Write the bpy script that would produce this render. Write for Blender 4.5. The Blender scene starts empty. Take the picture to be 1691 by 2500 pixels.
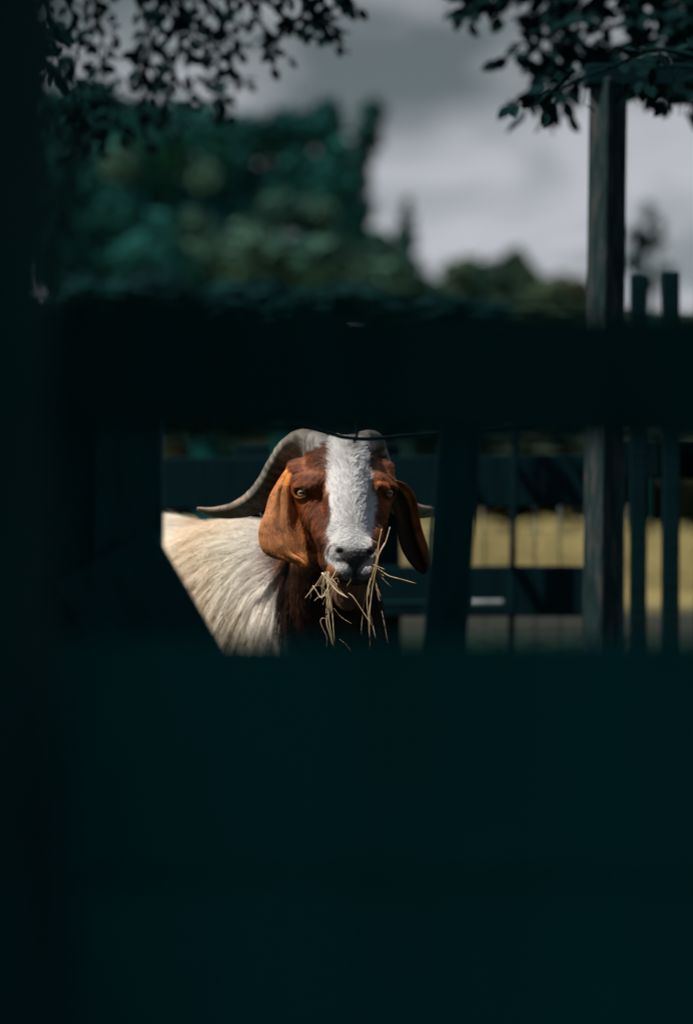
import bpy, bmesh, math, random
import numpy as np
from mathutils import Vector, Matrix
from mathutils.kdtree import KDTree
random.seed(7); RNG = np.random.default_rng(7)
S = bpy.context.scene; COL = S.collection
R = math.radians

# ------------------------------------------------------------------ camera
CH, LENS, D = 0.90, 85.0, 4.5
F = LENS / 36 * 2500
cd = bpy.data.cameras.new('camera'); cam = bpy.data.objects.new('camera', cd); COL.objects.link(cam)
cam.location = (0, 0, CH); cam.rotation_euler = (R(90), 0, 0)
cd.sensor_fit = 'VERTICAL'; cd.sensor_height = 36; cd.sensor_width = 36; cd.lens = LENS
cd.clip_start = 0.02; cd.clip_end = 2000
cd.dof.use_dof = True; cd.dof.focus_distance = 4.44; cd.dof.aperture_fstop = 2.0
S.camera = cam

# ------------------------------------------------------------------ light
SUN = Vector((-0.50, -0.20, 0.85)).normalized()
elev = math.asin(SUN.z); azi = math.atan2(SUN.x, SUN.y)
W = bpy.data.worlds.new('World'); S.world = W; W.use_nodes = True
nt = W.node_tree; nt.nodes.clear()
def N(t, kind, **kw):
    n = t.nodes.new(kind)
    for k, v in kw.items():
        if k.startswith('in_'):
            n.inputs[k[3:].replace('_', ' ')].default_value = v
        else: setattr(n, k, v)
    return n
sky = N(nt, 'ShaderNodeTexSky', sky_type='NISHITA', sun_disc=False, sun_elevation=elev, sun_rotation=azi)
tc = N(nt, 'ShaderNodeTexCoord')
mp = N(nt, 'ShaderNodeMapping'); mp.inputs['Scale'].default_value = (1, 1, 2.6); mp.inputs['Location'].default_value = (0.3, 0.1, 0.15)
nz = N(nt, 'ShaderNodeTexNoise', in_Scale=9.0, in_Detail=3.0, in_Roughness=0.5, in_Distortion=0.3)
rp = N(nt, 'ShaderNodeValToRGB'); e = rp.color_ramp.elements
e[0].position = 0.38; e[0].color = (1.15, 1.42, 1.52, 1); e[1].position = 0.61; e[1].color = (3.9, 4.0, 4.35, 1)
x = e.new(0.5); x.color = (2.6, 2.85, 3.05, 1)
sep = N(nt, 'ShaderNodeSeparateXYZ')
cov = N(nt, 'ShaderNodeMapRange', in_From_Min=0.22, in_From_Max=0.42, in_To_Min=1.0, in_To_Max=0.12)
mix = N(nt, 'ShaderNodeMix', data_type='RGBA')
bg = N(nt, 'ShaderNodeBackground', in_Strength=0.1); wo = N(nt, 'ShaderNodeOutputWorld')
# a cloud bank over the horizon is brighter towards it
hz = N(nt, 'ShaderNodeMapRange', in_From_Min=0.02, in_From_Max=0.24, in_To_Min=1.22, in_To_Max=0.78)
mul = N(nt, 'ShaderNodeVectorMath', operation='SCALE')
L = nt.links.new
L(tc.outputs['Generated'], mp.inputs['Vector']); L(mp.outputs[0], nz.inputs['Vector']); L(nz.outputs[0], rp.inputs[0])
L(tc.outputs['Generated'], sep.inputs[0]); L(sep.outputs['Z'], cov.inputs['Value']); L(sep.outputs['Z'], hz.inputs['Value'])
L(rp.outputs[0], mul.inputs[0]); L(hz.outputs[0], mul.inputs['Scale'])
L(cov.outputs[0], mix.inputs['Factor']); L(sky.outputs[0], mix.inputs['A']); L(mul.outputs[0], mix.inputs['B'])
L(mix.outputs['Result'], bg.inputs['Color']); L(bg.outputs[0], wo.inputs['Surface'])
sl = bpy.data.lights.new('sun', 'SUN'); sl.energy = 5.0; sl.angle = R(0.5); sl.color = (1.0, 0.93, 0.84)
so = bpy.data.objects.new('sun', sl); COL.objects.link(so); so.location = (-3, -2, 8)
so.rotation_euler = SUN.to_track_quat('Z', 'Y').to_euler()
S.view_settings.view_transform = 'Standard'; S.view_settings.look = 'None'
S.view_settings.exposure = 0.35; S.view_settings.gamma = 1.0; S.view_settings.use_curve_mapping = False
S.cycles_curves.shape = 'THICK'

# ------------------------------------------------------------------ helpers
def P(px, py, s):
    """a point of the place measured from its direction and its distance s"""
    return Vector(((px - 845.5) / F * s, s, CH - (py - 1250) / F * s))
def link(name, me, mat=None, parent=None, **props):
    o = bpy.data.objects.new(name, me); COL.objects.link(o)
    if mat is not None and me is not None and not me.materials: me.materials.append(mat)
    if parent is not None: o.parent = parent
    for k, v in props.items(): o[k] = v
    return o
def empty(name, loc, label, cat, group=None):
    o = bpy.data.objects.new(name, None); COL.objects.link(o); o.location = loc
    o['label'] = label; o['category'] = cat
    if group: o['group'] = group
    o.empty_display_size = 0.1
    return o
def keep(o, parent):           # parent without moving: parents only carry a location here
    o.parent = parent; o.matrix_parent_inverse = Matrix.Translation(-Vector(parent.location)); return o
def mesh_np(name, v, f, smooth=True):
    """v (n,3) array, f (m,k) array of equal sized faces"""
    me = bpy.data.meshes.new(name); v = np.asarray(v, dtype=np.float32); f = np.asarray(f, dtype=np.int32)
    k = f.shape[1]
    me.vertices.add(len(v)); me.vertices.foreach_set('co', v.ravel())
    me.loops.add(f.size); me.loops.foreach_set('vertex_index', f.ravel())
    me.polygons.add(len(f)); me.polygons.foreach_set('loop_start', np.arange(0, f.size, k, dtype=np.int32))
    me.update(calc_edges=True)
    me.polygons.foreach_set('use_smooth', np.full(len(f), smooth)); me.update()
    return me
def set_col(me, c, name='Col'):
    a = me.color_attributes.new(name, 'FLOAT_COLOR', 'POINT'); c = np.asarray(c, dtype=np.float32)
    if c.shape[1] == 3: c = np.hstack([c, np.ones((len(c), 1), np.float32)])
    a.data.foreach_set('color', c.ravel())

def mat_noise(name, c1, c2, scale=8, stretch=(1, 1, 1), rough=0.8, bump=0.3, detail=6, spec=0.3, attr=None, c3=None, bdist=0.004):
    m = bpy.data.materials.new(name); m.use_nodes = True; t = m.node_tree; b = t.nodes['Principled BSDF']
    b.inputs['Roughness'].default_value = rough; b.inputs['Specular IOR Level'].default_value = spec
    tcn = N(t, 'ShaderNodeTexCoord'); mpn = N(t, 'ShaderNodeMapping'); mpn.inputs['Scale'].default_value = stretch
    n = N(t, 'ShaderNodeTexNoise', in_Scale=scale, in_Detail=detail, in_Roughness=0.6)
    r = N(t, 'ShaderNodeValToRGB'); el = r.color_ramp.elements
    el[0].position = 0.32; el[0].color = (*c1, 1); el[1].position = 0.68; el[1].color = (*c2, 1)
    if c3: q = el.new(0.5); q.color = (*c3, 1)
    t.links.new(tcn.outputs['Object'], mpn.inputs[0]); t.links.new(mpn.outputs[0], n.inputs['Vector'])
    t.links.new(n.outputs[0], r.inputs[0])
    out = r.outputs[0]
    if attr:
        a = N(t, 'ShaderNodeAttribute', attribute_name=attr); mx = N(t, 'ShaderNodeMix', data_type='RGBA', blend_type='MULTIPLY')
        mx.inputs['Factor'].default_value = 1.0
        t.links.new(out, mx.inputs['A']); t.links.new(a.outputs['Color'], mx.inputs['B']); out = mx.outputs['Result']
    t.links.new(out, b.inputs['Base Color'])
    if bump:
        bp = N(t, 'ShaderNodeBump', in_Strength=bump, in_Distance=bdist)
        t.links.new(n.outputs[0], bp.inputs['Height']); t.links.new(bp.outputs[0], b.inputs['Normal'])
    return m
M = {}
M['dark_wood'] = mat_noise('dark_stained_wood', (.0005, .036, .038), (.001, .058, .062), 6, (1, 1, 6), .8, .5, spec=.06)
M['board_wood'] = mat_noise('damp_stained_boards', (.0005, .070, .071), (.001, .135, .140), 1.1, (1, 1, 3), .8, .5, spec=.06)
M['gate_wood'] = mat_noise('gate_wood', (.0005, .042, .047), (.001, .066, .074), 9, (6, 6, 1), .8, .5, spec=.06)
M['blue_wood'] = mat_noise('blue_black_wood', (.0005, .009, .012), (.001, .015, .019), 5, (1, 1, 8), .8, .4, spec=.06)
M['grey_wood'] = mat_noise('weathered_grey_wood', (.003, .012, .014), (.055, .050, .048), 14, (5, 5, .7), .9, .6, c3=(.012, .027, .028), spec=.1)
M['bark'] = mat_noise('bark', (.0005, .030, .031), (.002, .056, .058), 12, (3, 3, .6), .9, .9, bdist=.02, spec=.06)
M['metal'] = mat_noise('sun_fleck_pale', (.07, .09, .10), (.22, .24, .24), 20, (1, 1, 1), .45, .1)  # pale tone for the sun fleck put on the fence rail
M['wire'] = mat_noise('dull_wire', (.006, .022, .030), (.014, .05, .062), 40, (1, 1, 1), .45, .1, spec=.6)
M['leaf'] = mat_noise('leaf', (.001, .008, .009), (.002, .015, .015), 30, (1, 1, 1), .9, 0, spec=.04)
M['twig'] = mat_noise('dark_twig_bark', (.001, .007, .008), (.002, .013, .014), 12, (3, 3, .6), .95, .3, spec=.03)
M['foliage'] = mat_noise('tree_foliage', (.7, .7, .7), (1.1, 1.1, 1.1), .6, (1, 1, 1), .85, 0, attr='Col', spec=.08)

def grain_box(sx, sy, sz, seg=(1, 1, 1), wob=.0, bev=.004, seed=0):
    """sawn timber: bevelled box with slightly uneven faces; centred"""
    bm = bmesh.new(); bmesh.ops.create_cube(bm, size=1)
    for v in bm.verts: v.co = Vector((v.co.x * sx, v.co.y * sy, v.co.z * sz))
    long = max(range(3), key=lambda i: (sx, sy, sz)[i])
    ed = [e_ for e_ in bm.edges if abs((e_.verts[0].co - e_.verts[1].co)[long]) > .5 * (sx, sy, sz)[long]]
    n = max(2, int((sx, sy, sz)[long] / .12)); n = min(n, 24)
    bmesh.ops.subdivide_edges(bm, edges=ed, cuts=n, use_grid_fill=True)
    bmesh.ops.bevel(bm, geom=[e_ for e_ in bm.edges if len(e_.link_faces) == 2 and e_.calc_face_angle(0) > 1], offset=bev, segments=2, affect='EDGES', profile=.5)
    rr = random.Random(seed); a, b_, c = rr.random() * 9, rr.random() * 9, rr.random() * 9
    for v in bm.verts:
        t = v.co[long]
        k = wob * (math.sin(t * 7 + a) + .6 * math.sin(t * 17 + b_) + .4 * math.sin(t * 41 + c))
        for i in range(3):
            if i != long: v.co[i] += k * (1 if i == 2 else .6)
    me = bpy.data.meshes.new('timber'); bm.to_mesh(me); bm.free(); return me
def timber(name, a, b, w, dth, mat, parent, wob=.002, seed=0, roll=0, bev=.004):
    """a piece from a to b; w = width across in the picture plane, dth = depth (Y)"""
    a, b = Vector(a), Vector(b); ln = (b - a).length
    me = grain_box(w, dth, ln, wob=wob, bev=bev, seed=seed)
    o = bpy.data.objects.new(name, me); COL.objects.link(o); me.materials.append(mat)
    z = (b - a).normalized(); y = Vector((0, 1, 0)); x_ = y.cross(z).normalized(); y = z.cross(x_)
    m = Matrix((x_, y, z)).transposed().to_4x4() @ Matrix.Rotation(roll, 4, 'Z'); m.translation = (a + b) / 2
    o.matrix_world = m
    if parent is not None:
        o.parent = parent; o.matrix_parent_inverse = Matrix.Translation(-Vector(parent.location))
    return o
def tube_np(pts, rad, seg=8, closed_tip=True, squash=None):
    """swept tube through pts (n,3) with radii (n,); returns verts, quads"""
    p = np.asarray(pts, float); r = np.asarray(rad, float); n = len(p)
    t = np.gradient(p, axis=0); t /= np.linalg.norm(t, axis=1)[:, None] + 1e-9
    up = np.array([0, 1, 0.]) if abs(t[0][1]) < .9 else np.array([1, 0, 0.])
    u = np.cross(t[0], up); u /= np.linalg.norm(u); U = []
    for i in range(n):
        u = u - t[i] * np.dot(u, t[i]); u /= np.linalg.norm(u) + 1e-9; U.append(u.copy())
    U = np.array(U); V = np.cross(t, U); ang = np.linspace(0, 2 * np.pi, seg, endpoint=False)
    ca, sa = np.cos(ang), np.sin(ang)
    if squash is not None: sa = sa * squash
    v = p[:, None, :] + r[:, None, None] * (ca[None, :, None] * U[:, None, :] + sa[None, :, None] * V[:, None, :])
    v = v.reshape(-1, 3); f = []
    for i in range(n - 1):
        for j in range(seg):
            k = (j + 1) % seg; f.append((i * seg + j, i * seg + k, (i + 1) * seg + k, (i + 1) * seg + j))
    c0 = len(v); v = np.vstack([v, p[0], p[-1]])
    for j in range(seg):
        k = (j + 1) % seg
        f.append((c0, c0, k, j)); f.append((c0 + 1, c0 + 1, (n - 1) * seg + j, (n - 1) * seg + k))
    return v, f
def tube_mesh(name, pts, rad, seg=8, squash=None):
    v, f = tube_np(pts, rad, seg, squash=squash)
    me = bpy.data.meshes.new(name)
    me.from_pydata([tuple(q) for q in v], [], [tuple(dict.fromkeys(q)) for q in f]); me.update()
    me.polygons.foreach_set('use_smooth', [True] * len(me.polygons)); return me
def spline(pts, n):
    """Catmull-Rom through pts"""
    p = np.asarray(pts, float)
    if len(p) == 2: return p[0] + (p[1] - p[0]) * np.linspace(0, 1, n)[:, None]
    q = np.vstack([2 * p[0] - p[1], p, 2 * p[-1] - p[-2]]); m = len(p) - 1; out = []
    for t in np.linspace(0, m - 1e-6, n):
        i = int(t); a = t - i; p0, p1, p2, p3 = q[i:i + 4]
        out.append(.5 * (2 * p1 + (p2 - p0) * a + (2 * p0 - 5 * p1 + 4 * p2 - p3) * a * a + (3 * p1 - p0 - 3 * p2 + p3) * a ** 3))
    return np.array(out)
def wav(p, f, s=0.):
    """cheap smooth noise in -1..1"""
    x_, y_, z_ = p[:, 0] * f, p[:, 1] * f, p[:, 2] * f
    return (np.sin(x_ * 1.0 + 1.7 * np.sin(y_ * .9 + s) + s) + np.sin(y_ * 1.1 + 1.3 * np.sin(z_ * 1.2 + 2 * s) + 2.1) + np.sin(z_ * .95 + 1.5 * np.sin(x_ * 1.3 + s) + 4.2 + s)) / 3

# ------------------------------------------------------------------ ground
def ground():
    ys = np.concatenate([np.linspace(-40, 0, 12), np.linspace(1, 40, 60), np.geomspace(42, 900, 40)])
    xs = np.concatenate([-np.geomspace(300, 6, 16), np.linspace(-5, 5, 30), np.geomspace(6, 300, 16)])
    X, Y = np.meshgrid(xs, ys); Z = .02 * np.sin(X * 1.3 + np.sin(Y * .7)) + .015 * np.sin(Y * 1.9 + X)
    Z *= np.clip(np.abs(Y - 4.9) / 3, 0, 1)
    v = np.stack([X, Y, Z], -1).reshape(-1, 3); nx, ny = len(xs), len(ys)
    i = np.arange(nx * (ny - 1)).reshape(ny - 1, nx)[:, :-1].ravel()
    me = mesh_np('ground', v, np.stack([i, i + 1, i + nx + 1, i + nx], 1))
    m = bpy.data.materials.new('ground'); m.use_nodes = True; t = m.node_tree; b = t.nodes['Principled BSDF']; b.inputs['Roughness'].default_value = .95
    b.inputs['Specular IOR Level'].default_value = .1
    tcn = N(t, 'ShaderNodeTexCoord'); n1 = N(t, 'ShaderNodeTexNoise', in_Scale=.5, in_Detail=8.); n2 = N(t, 'ShaderNodeTexNoise', in_Scale=.45, in_Detail=6.)
    sp = N(t, 'ShaderNodeSeparateXYZ'); md = N(t, 'ShaderNodeMath', operation='MULTIPLY_ADD'); md.inputs[1].default_value = 9.0
    r = N(t, 'ShaderNodeValToRGB'); r.color_ramp.interpolation = 'LINEAR'
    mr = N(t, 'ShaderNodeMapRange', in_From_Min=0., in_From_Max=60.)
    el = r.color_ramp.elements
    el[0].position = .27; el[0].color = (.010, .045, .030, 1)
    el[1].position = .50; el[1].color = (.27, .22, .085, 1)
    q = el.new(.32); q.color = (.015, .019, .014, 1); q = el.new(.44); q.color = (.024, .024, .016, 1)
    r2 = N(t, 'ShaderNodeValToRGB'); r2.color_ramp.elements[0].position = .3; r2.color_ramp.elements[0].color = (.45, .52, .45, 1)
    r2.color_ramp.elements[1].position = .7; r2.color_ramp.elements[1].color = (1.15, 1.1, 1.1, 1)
    mx = N(t, 'ShaderNodeMix', data_type='RGBA', blend_type='MULTIPLY'); mx.inputs['Factor'].default_value = 1
    l = t.links.new
    l(tcn.outputs['Object'], n1.inputs['Vector']); l(tcn.outputs['Object'], n2.inputs['Vector']); l(tcn.outputs['Object'], sp.inputs[0])
    l(n1.outputs[0], md.inputs[0]); l(sp.outputs['Y'], md.inputs[2]); l(md.outputs[0], mr.inputs['Value']); l(mr.outputs[0], r.inputs[0])
    l(n2.outputs[0], r2.inputs[0]); l(r.outputs[0], mx.inputs['A']); l(r2.outputs[0], mx.inputs['B']); l(mx.outputs['Result'], b.inputs['Base Color'])
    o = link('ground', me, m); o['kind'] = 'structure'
ground()
def grass(name, n, y0, y1, h0, h1, c1, c2, halfw=.17):
    y = y0 * (y1 / y0) ** RNG.random(n); x_ = (RNG.random(n) * 2 - 1) * (halfw * y + .3)
    h = RNG.uniform(h0, h1, n); w = h * .05 + y * .0004; a = RNG.uniform(0, np.pi, n)
    dx, dy = np.cos(a) * w, np.sin(a) * w * .5; lx, ly = RNG.normal(0, .35, n) * h, RNG.normal(0, .35, n) * h
    z = np.full(n, -.02)
    v = np.stack([np.stack([x_ - dx, y - dy, z], 1), np.stack([x_ + dx, y + dy, z], 1),
                  np.stack([x_ + dx * .6 + lx * .4, y + dy * .6 + ly * .4, h * .6], 1), np.stack([x_ + lx, y + ly, h], 1)], 1).reshape(-1, 3)
    i = np.arange(n)[:, None] * 4; me = mesh_np(name, v, i + np.array([[0, 1, 2, 3]]), smooth=False)
    k = RNG.random(n)[:, None]; c = np.array(c1) * (1 - k) + np.array(c2) * k
    set_col(me, np.repeat(c, 4, axis=0))
    m = mat_noise(name + '_blades', (.8, .8, .8), (1.1, 1.1, 1.1), 1, attr='Col', bump=0, rough=.8)
    o = link(name, me, m); o['kind'] = 'stuff'; return o
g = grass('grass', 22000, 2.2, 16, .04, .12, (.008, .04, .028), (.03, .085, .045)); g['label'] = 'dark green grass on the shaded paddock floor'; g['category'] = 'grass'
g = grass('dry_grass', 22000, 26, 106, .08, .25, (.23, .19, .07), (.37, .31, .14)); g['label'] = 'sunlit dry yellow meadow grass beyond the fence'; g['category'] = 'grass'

# ------------------------------------------------------------------ background trees
def blob_crown(blobs, n, size, c1, c2, seed, flat=1.0, spread=.55):
    """leaf clumps spread through several uneven lobes; blobs: (x,y,z,rx,ry,rz)"""
    g_ = np.random.default_rng(seed); bl = np.array(blobs, float)
    wgt = (bl[:, 3] * bl[:, 4] + bl[:, 3] * bl[:, 5]) ; idx = g_.choice(len(bl), n, p=wgt / wgt.sum())
    d = g_.normal(size=(n, 3)); d /= np.linalg.norm(d, axis=1)[:, None]
    b = bl[idx]; sub = .8 + .32 * wav(d * 3 + idx[:, None] * 2.1, 2.2, seed % 5)     # bumps on each lobe
    rad = sub * (1 - spread * g_.random(n) ** 1.6)
    p = b[:, :3] + d * b[:, 3:] * rad[:, None]
    s_ = size * g_.uniform(.5, 1.35, n)
    nrm = d + g_.normal(size=(n, 3)) * .6; nrm /= np.linalg.norm(nrm, axis=1)[:, None]
    t = np.cross(nrm, g_.normal(size=(n, 3))); t /= np.linalg.norm(t, axis=1)[:, None]; u = np.cross(nrm, t)
    v = np.stack([p - t * s_[:, None], p - u * (s_ * .55)[:, None], p + t * s_[:, None], p + u * (s_ * .55)[:, None]], 1).reshape(-1, 3)
    f = np.arange(n)[:, None] * 4 + np.arange(4)[None, :]
    me = mesh_np('crown', v, f, smooth=False)
    k = np.clip(.5 + .55 * wav(p, 1.6 / max(.5, bl[:, 3].mean()), seed) + g_.normal(0, .16, n), 0, 1)[:, None]
    c = np.array(c1) * (1 - k) + np.array(c2) * k
    set_col(me, np.repeat(c, 4, axis=0)); return me
def tree(name, base, s, trunk_px, blobs_px, n, size, c1, c2, label, cat='tree', seed=1, group=None, trunk_r=.2, depth=.8, spread=.55):
    """blobs_px: (px,py,rx_px,ry_px[,depth offset m])"""
    k = s / F; bl = []
    for q in blobs_px:
        c = P(q[0], q[1], s); dd = q[4] if len(q) > 4 else 0
        bl.append((c.x - base.x, dd, c.z - base.z, q[2] * k, max(q[2], q[3]) * k * depth, q[3] * k))
    o = empty(name, base, label, cat, group)
    link('crown', blob_crown(bl, n, size, c1, c2, seed, spread=spread), M['foliage'], o, kind='stuff')
    top = max(b[2] for b in bl)
    tip = Vector((bl[0][0] * .6, 0, top * .75))
    tr = tube_mesh('trunk', spline([(0, 0, -.3), (tip.x * .2, .0, tip.z * .35), (tip.x * .6 + .1, .0, tip.z * .7), tuple(tip)], 10), np.linspace(trunk_r, trunk_r * .25, 10), 8)
    link('trunk', tr, M['bark'], o)
    for j, b in enumerate(bl[:9]):
        st = Vector(tip) * random.uniform(.35, .8)
        pts = [tuple(st), ((st.x + b[0]) / 2, b[1] * .5, (st.z + b[2]) / 2 - abs(b[0] - st.x) * .1), (b[0], b[1], b[2])]
        link('limb', tube_mesh('limb', spline(pts, 6), np.linspace(trunk_r * .4, trunk_r * .12, 6), 6), M['bark'], o)
    return o
TEAL1, TEAL2 = (.001, .034, .036), (.018, .118, .104)
OL1, OL2 = (.002, .040, .036), (.080, .165, .118)
s = 60; gb = lambda px, s: Vector(((px - 845.5) / F * s, s, 0))
tree('large_tree', gb(520, 60), 60, 0,
     [(330, 310, 130, 95), (470, 335, 130, 85, -1), (600, 345, 110, 85, .5), (700, 325, 95, 75, 0), (795, 285, 52, 55, .5), (400, 480, 180, 120, 1), (620, 480, 160, 110, .8),
      (740, 430, 90, 90, 0), (250, 520, 110, 160, 0), (450, 620, 220, 110, 0), (800, 560, 100, 90, 0), (250, 260, 60, 50, .2), (820, 460, 50, 60, .3), (170, 420, 110, 140, .5), (180, 640, 150, 120, 0), (330, 640, 160, 110, 0), (560, 560, 160, 120, 0), (660, 680, 170, 120, .5), (420, 740, 200, 120, 0), (230, 250, 80, 80, 0), (150, 300, 90, 110, 0), (820, 700, 120, 90, 0), (160, 760, 120, 100, 0), (540, 420, 80, 70, 0), (780, 760, 150, 90, 0), (640, 800, 200, 90, 0), (812, 365, 50, 80, .2), (800, 300, 50, 60, .2), (85, 450, 90, 260, 0), (390, 390, 80, 80, 0), (800, 460, 90, 70, 0)], 37000, .17, TEAL1, TEAL2,
     'broad dark green tree filling the upper left behind the fence', seed=11, trunk_r=.35, depth=.5)
tree('large_tree', gb(700, 48), 48, 0, [(600, 620, 150, 90, 0), (780, 640, 150, 80, 0), (690, 510, 90, 50, .3), (760, 520, 70, 50, .3), (480, 560, 60, 60, .2), (300, 400, 60, 50, 0), (500, 430, 45, 35, 0), (900, 680, 110, 60, 0)], 6500, .13, OL1, OL2,
     'lighter sunlit grey-green tree in front of the broad dark tree', seed=12, trunk_r=.25, depth=.5)
tree('slender_tree', gb(880, 66), 66, 0, [(908, 272, 40, 36), (895, 330, 42, 44), (880, 385, 38, 36), (862, 440, 50, 50), (860, 520, 60, 60)], 2300, .16, TEAL1, (.02, .07, .06),
     'slender leaning treetop standing free at the right of the broad dark tree', seed=13, trunk_r=.12, depth=.9)
tree('fir_tree', gb(992, 80), 80, 0, [(994, 500, 10, 26), (992, 540, 22, 30), (990, 585, 36, 36), (985, 650, 50, 60), (985, 740, 60, 80)], 1800, .16, TEAL1, (.02, .07, .055),
     'small pointed tree rising at the notch in the skyline', seed=14, trunk_r=.12)
tree('low_tree', gb(930, 70), 70, 0, [(905, 600, 60, 50), (960, 680, 110, 80), (1020, 720, 80, 60), (870, 650, 70, 60)], 3200, .17, OL1, (.05, .11, .08),
     'low bushy tree below the pointed treetop left of the skyline notch', seed=15)
tree('round_tree', gb(1150, 110), 110, 0, [(1130, 670, 65, 52), (1190, 690, 80, 70), (1256, 640, 42, 40), (1270, 690, 60, 60), (1110, 740, 90, 60), (1320, 720, 90, 50), (1230, 780, 150, 70), (1060, 760, 90, 70), (1060, 820, 100, 60), (1330, 800, 110, 70), (1400, 790, 60, 60)], 7600, .28, OL1, (.06, .09, .05),
     'round olive-green tree on the skyline left of the tall post', seed=16, group='trees along the meadow edge')
tree('round_tree', gb(1390, 120), 120, 0, [(1385, 720, 70, 55), (1440, 740, 70, 50), (1340, 760, 80, 60)], 2500, .3, (.02, .035, .025), (.08, .08, .045),
     'brownish-green treetop directly behind the tall post', seed=17, group='trees along the meadow edge')
tree('round_tree', gb(1600, 120), 120, 0, [(1560, 815, 80, 50), (1650, 820, 80, 45), (1500, 800, 60, 40), (1720, 820, 60, 40)], 2600, .3, (.01, .03, .025), (.05, .07, .04),
     'low treetop behind the two picket tops at the right', seed=18, group='trees along the meadow edge')
tree('sparse_tree', gb(1570, 90), 90, 0, [(1580, 520, 14, 30), (1565, 580, 24, 36), (1600, 590, 22, 22), (1555, 640, 20, 36), (1580, 690, 30, 30), (1625, 660, 20, 18), (1540, 570, 12, 20), (1535, 640, 22, 20), (1610, 550, 14, 18)], 900, .22, (.004, .025, .028), (.012, .045, .045),
     'thin sparse tree with see-through crown above the two pickets', seed=19, trunk_r=.16, spread=.9)
# the dark hedge under the trees, a mass nobody could count
def hedge():
    bl = []
    r_ = random.Random(5)
    for i in range(90):
        px = -250 + i * 25; s_ = 112 + r_.uniform(-4, 4); c = P(px, 1105 + r_.uniform(-25, 25), s_)
        bl.append((c.x, s_, c.z, 1.5 * r_.uniform(.8, 1.3), 2.5, 205 / F * s_ * r_.uniform(.85, 1.0)))
    me = blob_crown(bl, 60000, .50, (.004, .020, .016), (.035, .045, .028), 31)
    o = link('hedge', me, M['foliage']); o['kind'] = 'stuff'; o['label'] = 'dark hedge closing off the far side of the yellow meadow'; o['category'] = 'hedge'
hedge()
def shrubs():
    r_ = random.Random(9)
    for i, (px, py, rx, ry, s_, lab) in enumerate([
        (300, 760, 150, 90, 34, 'dark teal shrub low at the left behind the top rail'),
        (560, 770, 150, 95, 36, 'dark teal shrub in the middle below the broad dark tree'),
        (820, 770, 150, 70, 35, 'dark teal shrub right of centre below the skyline notch'),
        (1060, 800, 150, 62, 38, 'dark teal shrub below the round olive-green tree')]):
        b = gb(px, s_); b.z = 0
        bl = [(px + r_.uniform(-.9, .9) * rx, py - 12 + r_.uniform(-.3, .5) * ry, rx * .55, ry * .8, r_.uniform(-.5, .5)) for _ in range(11)]
        bl += [(px + r_.uniform(-.8, .8) * rx, py + 190 + r_.uniform(-.3, .3) * ry, rx * .6, 120, 0) for _ in range(4)]
        tree('shrub', b, s_, 0, bl, 4600, .11, (.001, .017, .018), (.002, .030, .031), lab, 'shrub', seed=40 + i, group='shrubs below the trees', trunk_r=.08)
shrubs()

# ------------------------------------------------------------------ fence behind the goat
fb = empty('board_fence', (P(1100, 1250, 7).x, 7.0, 0), 'dark board fence behind the goat with the meadow showing between its two boards', 'fence')
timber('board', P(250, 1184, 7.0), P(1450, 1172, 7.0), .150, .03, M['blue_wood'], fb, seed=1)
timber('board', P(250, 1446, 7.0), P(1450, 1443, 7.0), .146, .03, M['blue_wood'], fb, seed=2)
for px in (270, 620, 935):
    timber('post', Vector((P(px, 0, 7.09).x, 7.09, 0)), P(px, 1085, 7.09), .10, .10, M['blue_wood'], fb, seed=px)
st = timber('stake', Vector((P(1240, 0, 6.93).x, 6.93, 0)), P(1256, 1020, 6.93), .018, .03, M['blue_wood'], None, seed=5)
st.name = 'fence_stake'; st['label'] = 'thin dark upright stake in front of the board fence, left of the tall post'; st['category'] = 'stake'
wf = empty('wire_fence', (P(1300, 0, 7.3).x, 7.3, 0), 'thin wire netting just behind the board fence, seen against the yellow meadow', 'fence')
for px in (1120, 1180, 1305, 1365):
    a, b = Vector((P(px, 0, 7.3).x, 7.3, 0)), P(px + random.uniform(-3, 3), 1185, 7.3)
    keep(link('vertical_wire', tube_mesh('vertical_wire', spline([a, (a + b) / 2 + Vector((.002, 0, 0)), b], 6), [.0028] * 6, 5), M['wire']), wf)
for py in (1300, 1420, 1540):
    a, b = P(1020, py, 7.3), P(1420, py - 3, 7.3)
    keep(link('horizontal_wire', tube_mesh('horizontal_wire', spline([a, (a + b) / 2 - Vector((0, 0, .004)), b], 8), [.0016] * 8, 5), M['wire']), wf)
pr = link('metal_rail', tube_mesh('metal_rail', spline([P(880, 1474, 6.9), P(1060, 1473, 6.9), P(1232, 1471, 6.9)], 10), [.0085] * 10, 12), M['blue_wood'])
pr['label'] = 'thin horizontal metal rail running along the lower fence board'; pr['category'] = 'rail'
pe = link('rail_sun_fleck', tube_mesh('rail_sun_fleck', [P(1148, 1472.5, 6.9), P(1150, 1472.5, 6.9), P(1190, 1472, 6.9), P(1226, 1472, 6.9), P(1228, 1472, 6.9)], [.009, .0105, .0105, .0105, .009], 12), M['metal'], None)  # pale tube added to stand for a sun fleck on the rail
pe['label'] = 'short pale tube added as a sun fleck on the rail along the lower fence board'; pe['category'] = 'sun fleck'

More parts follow.
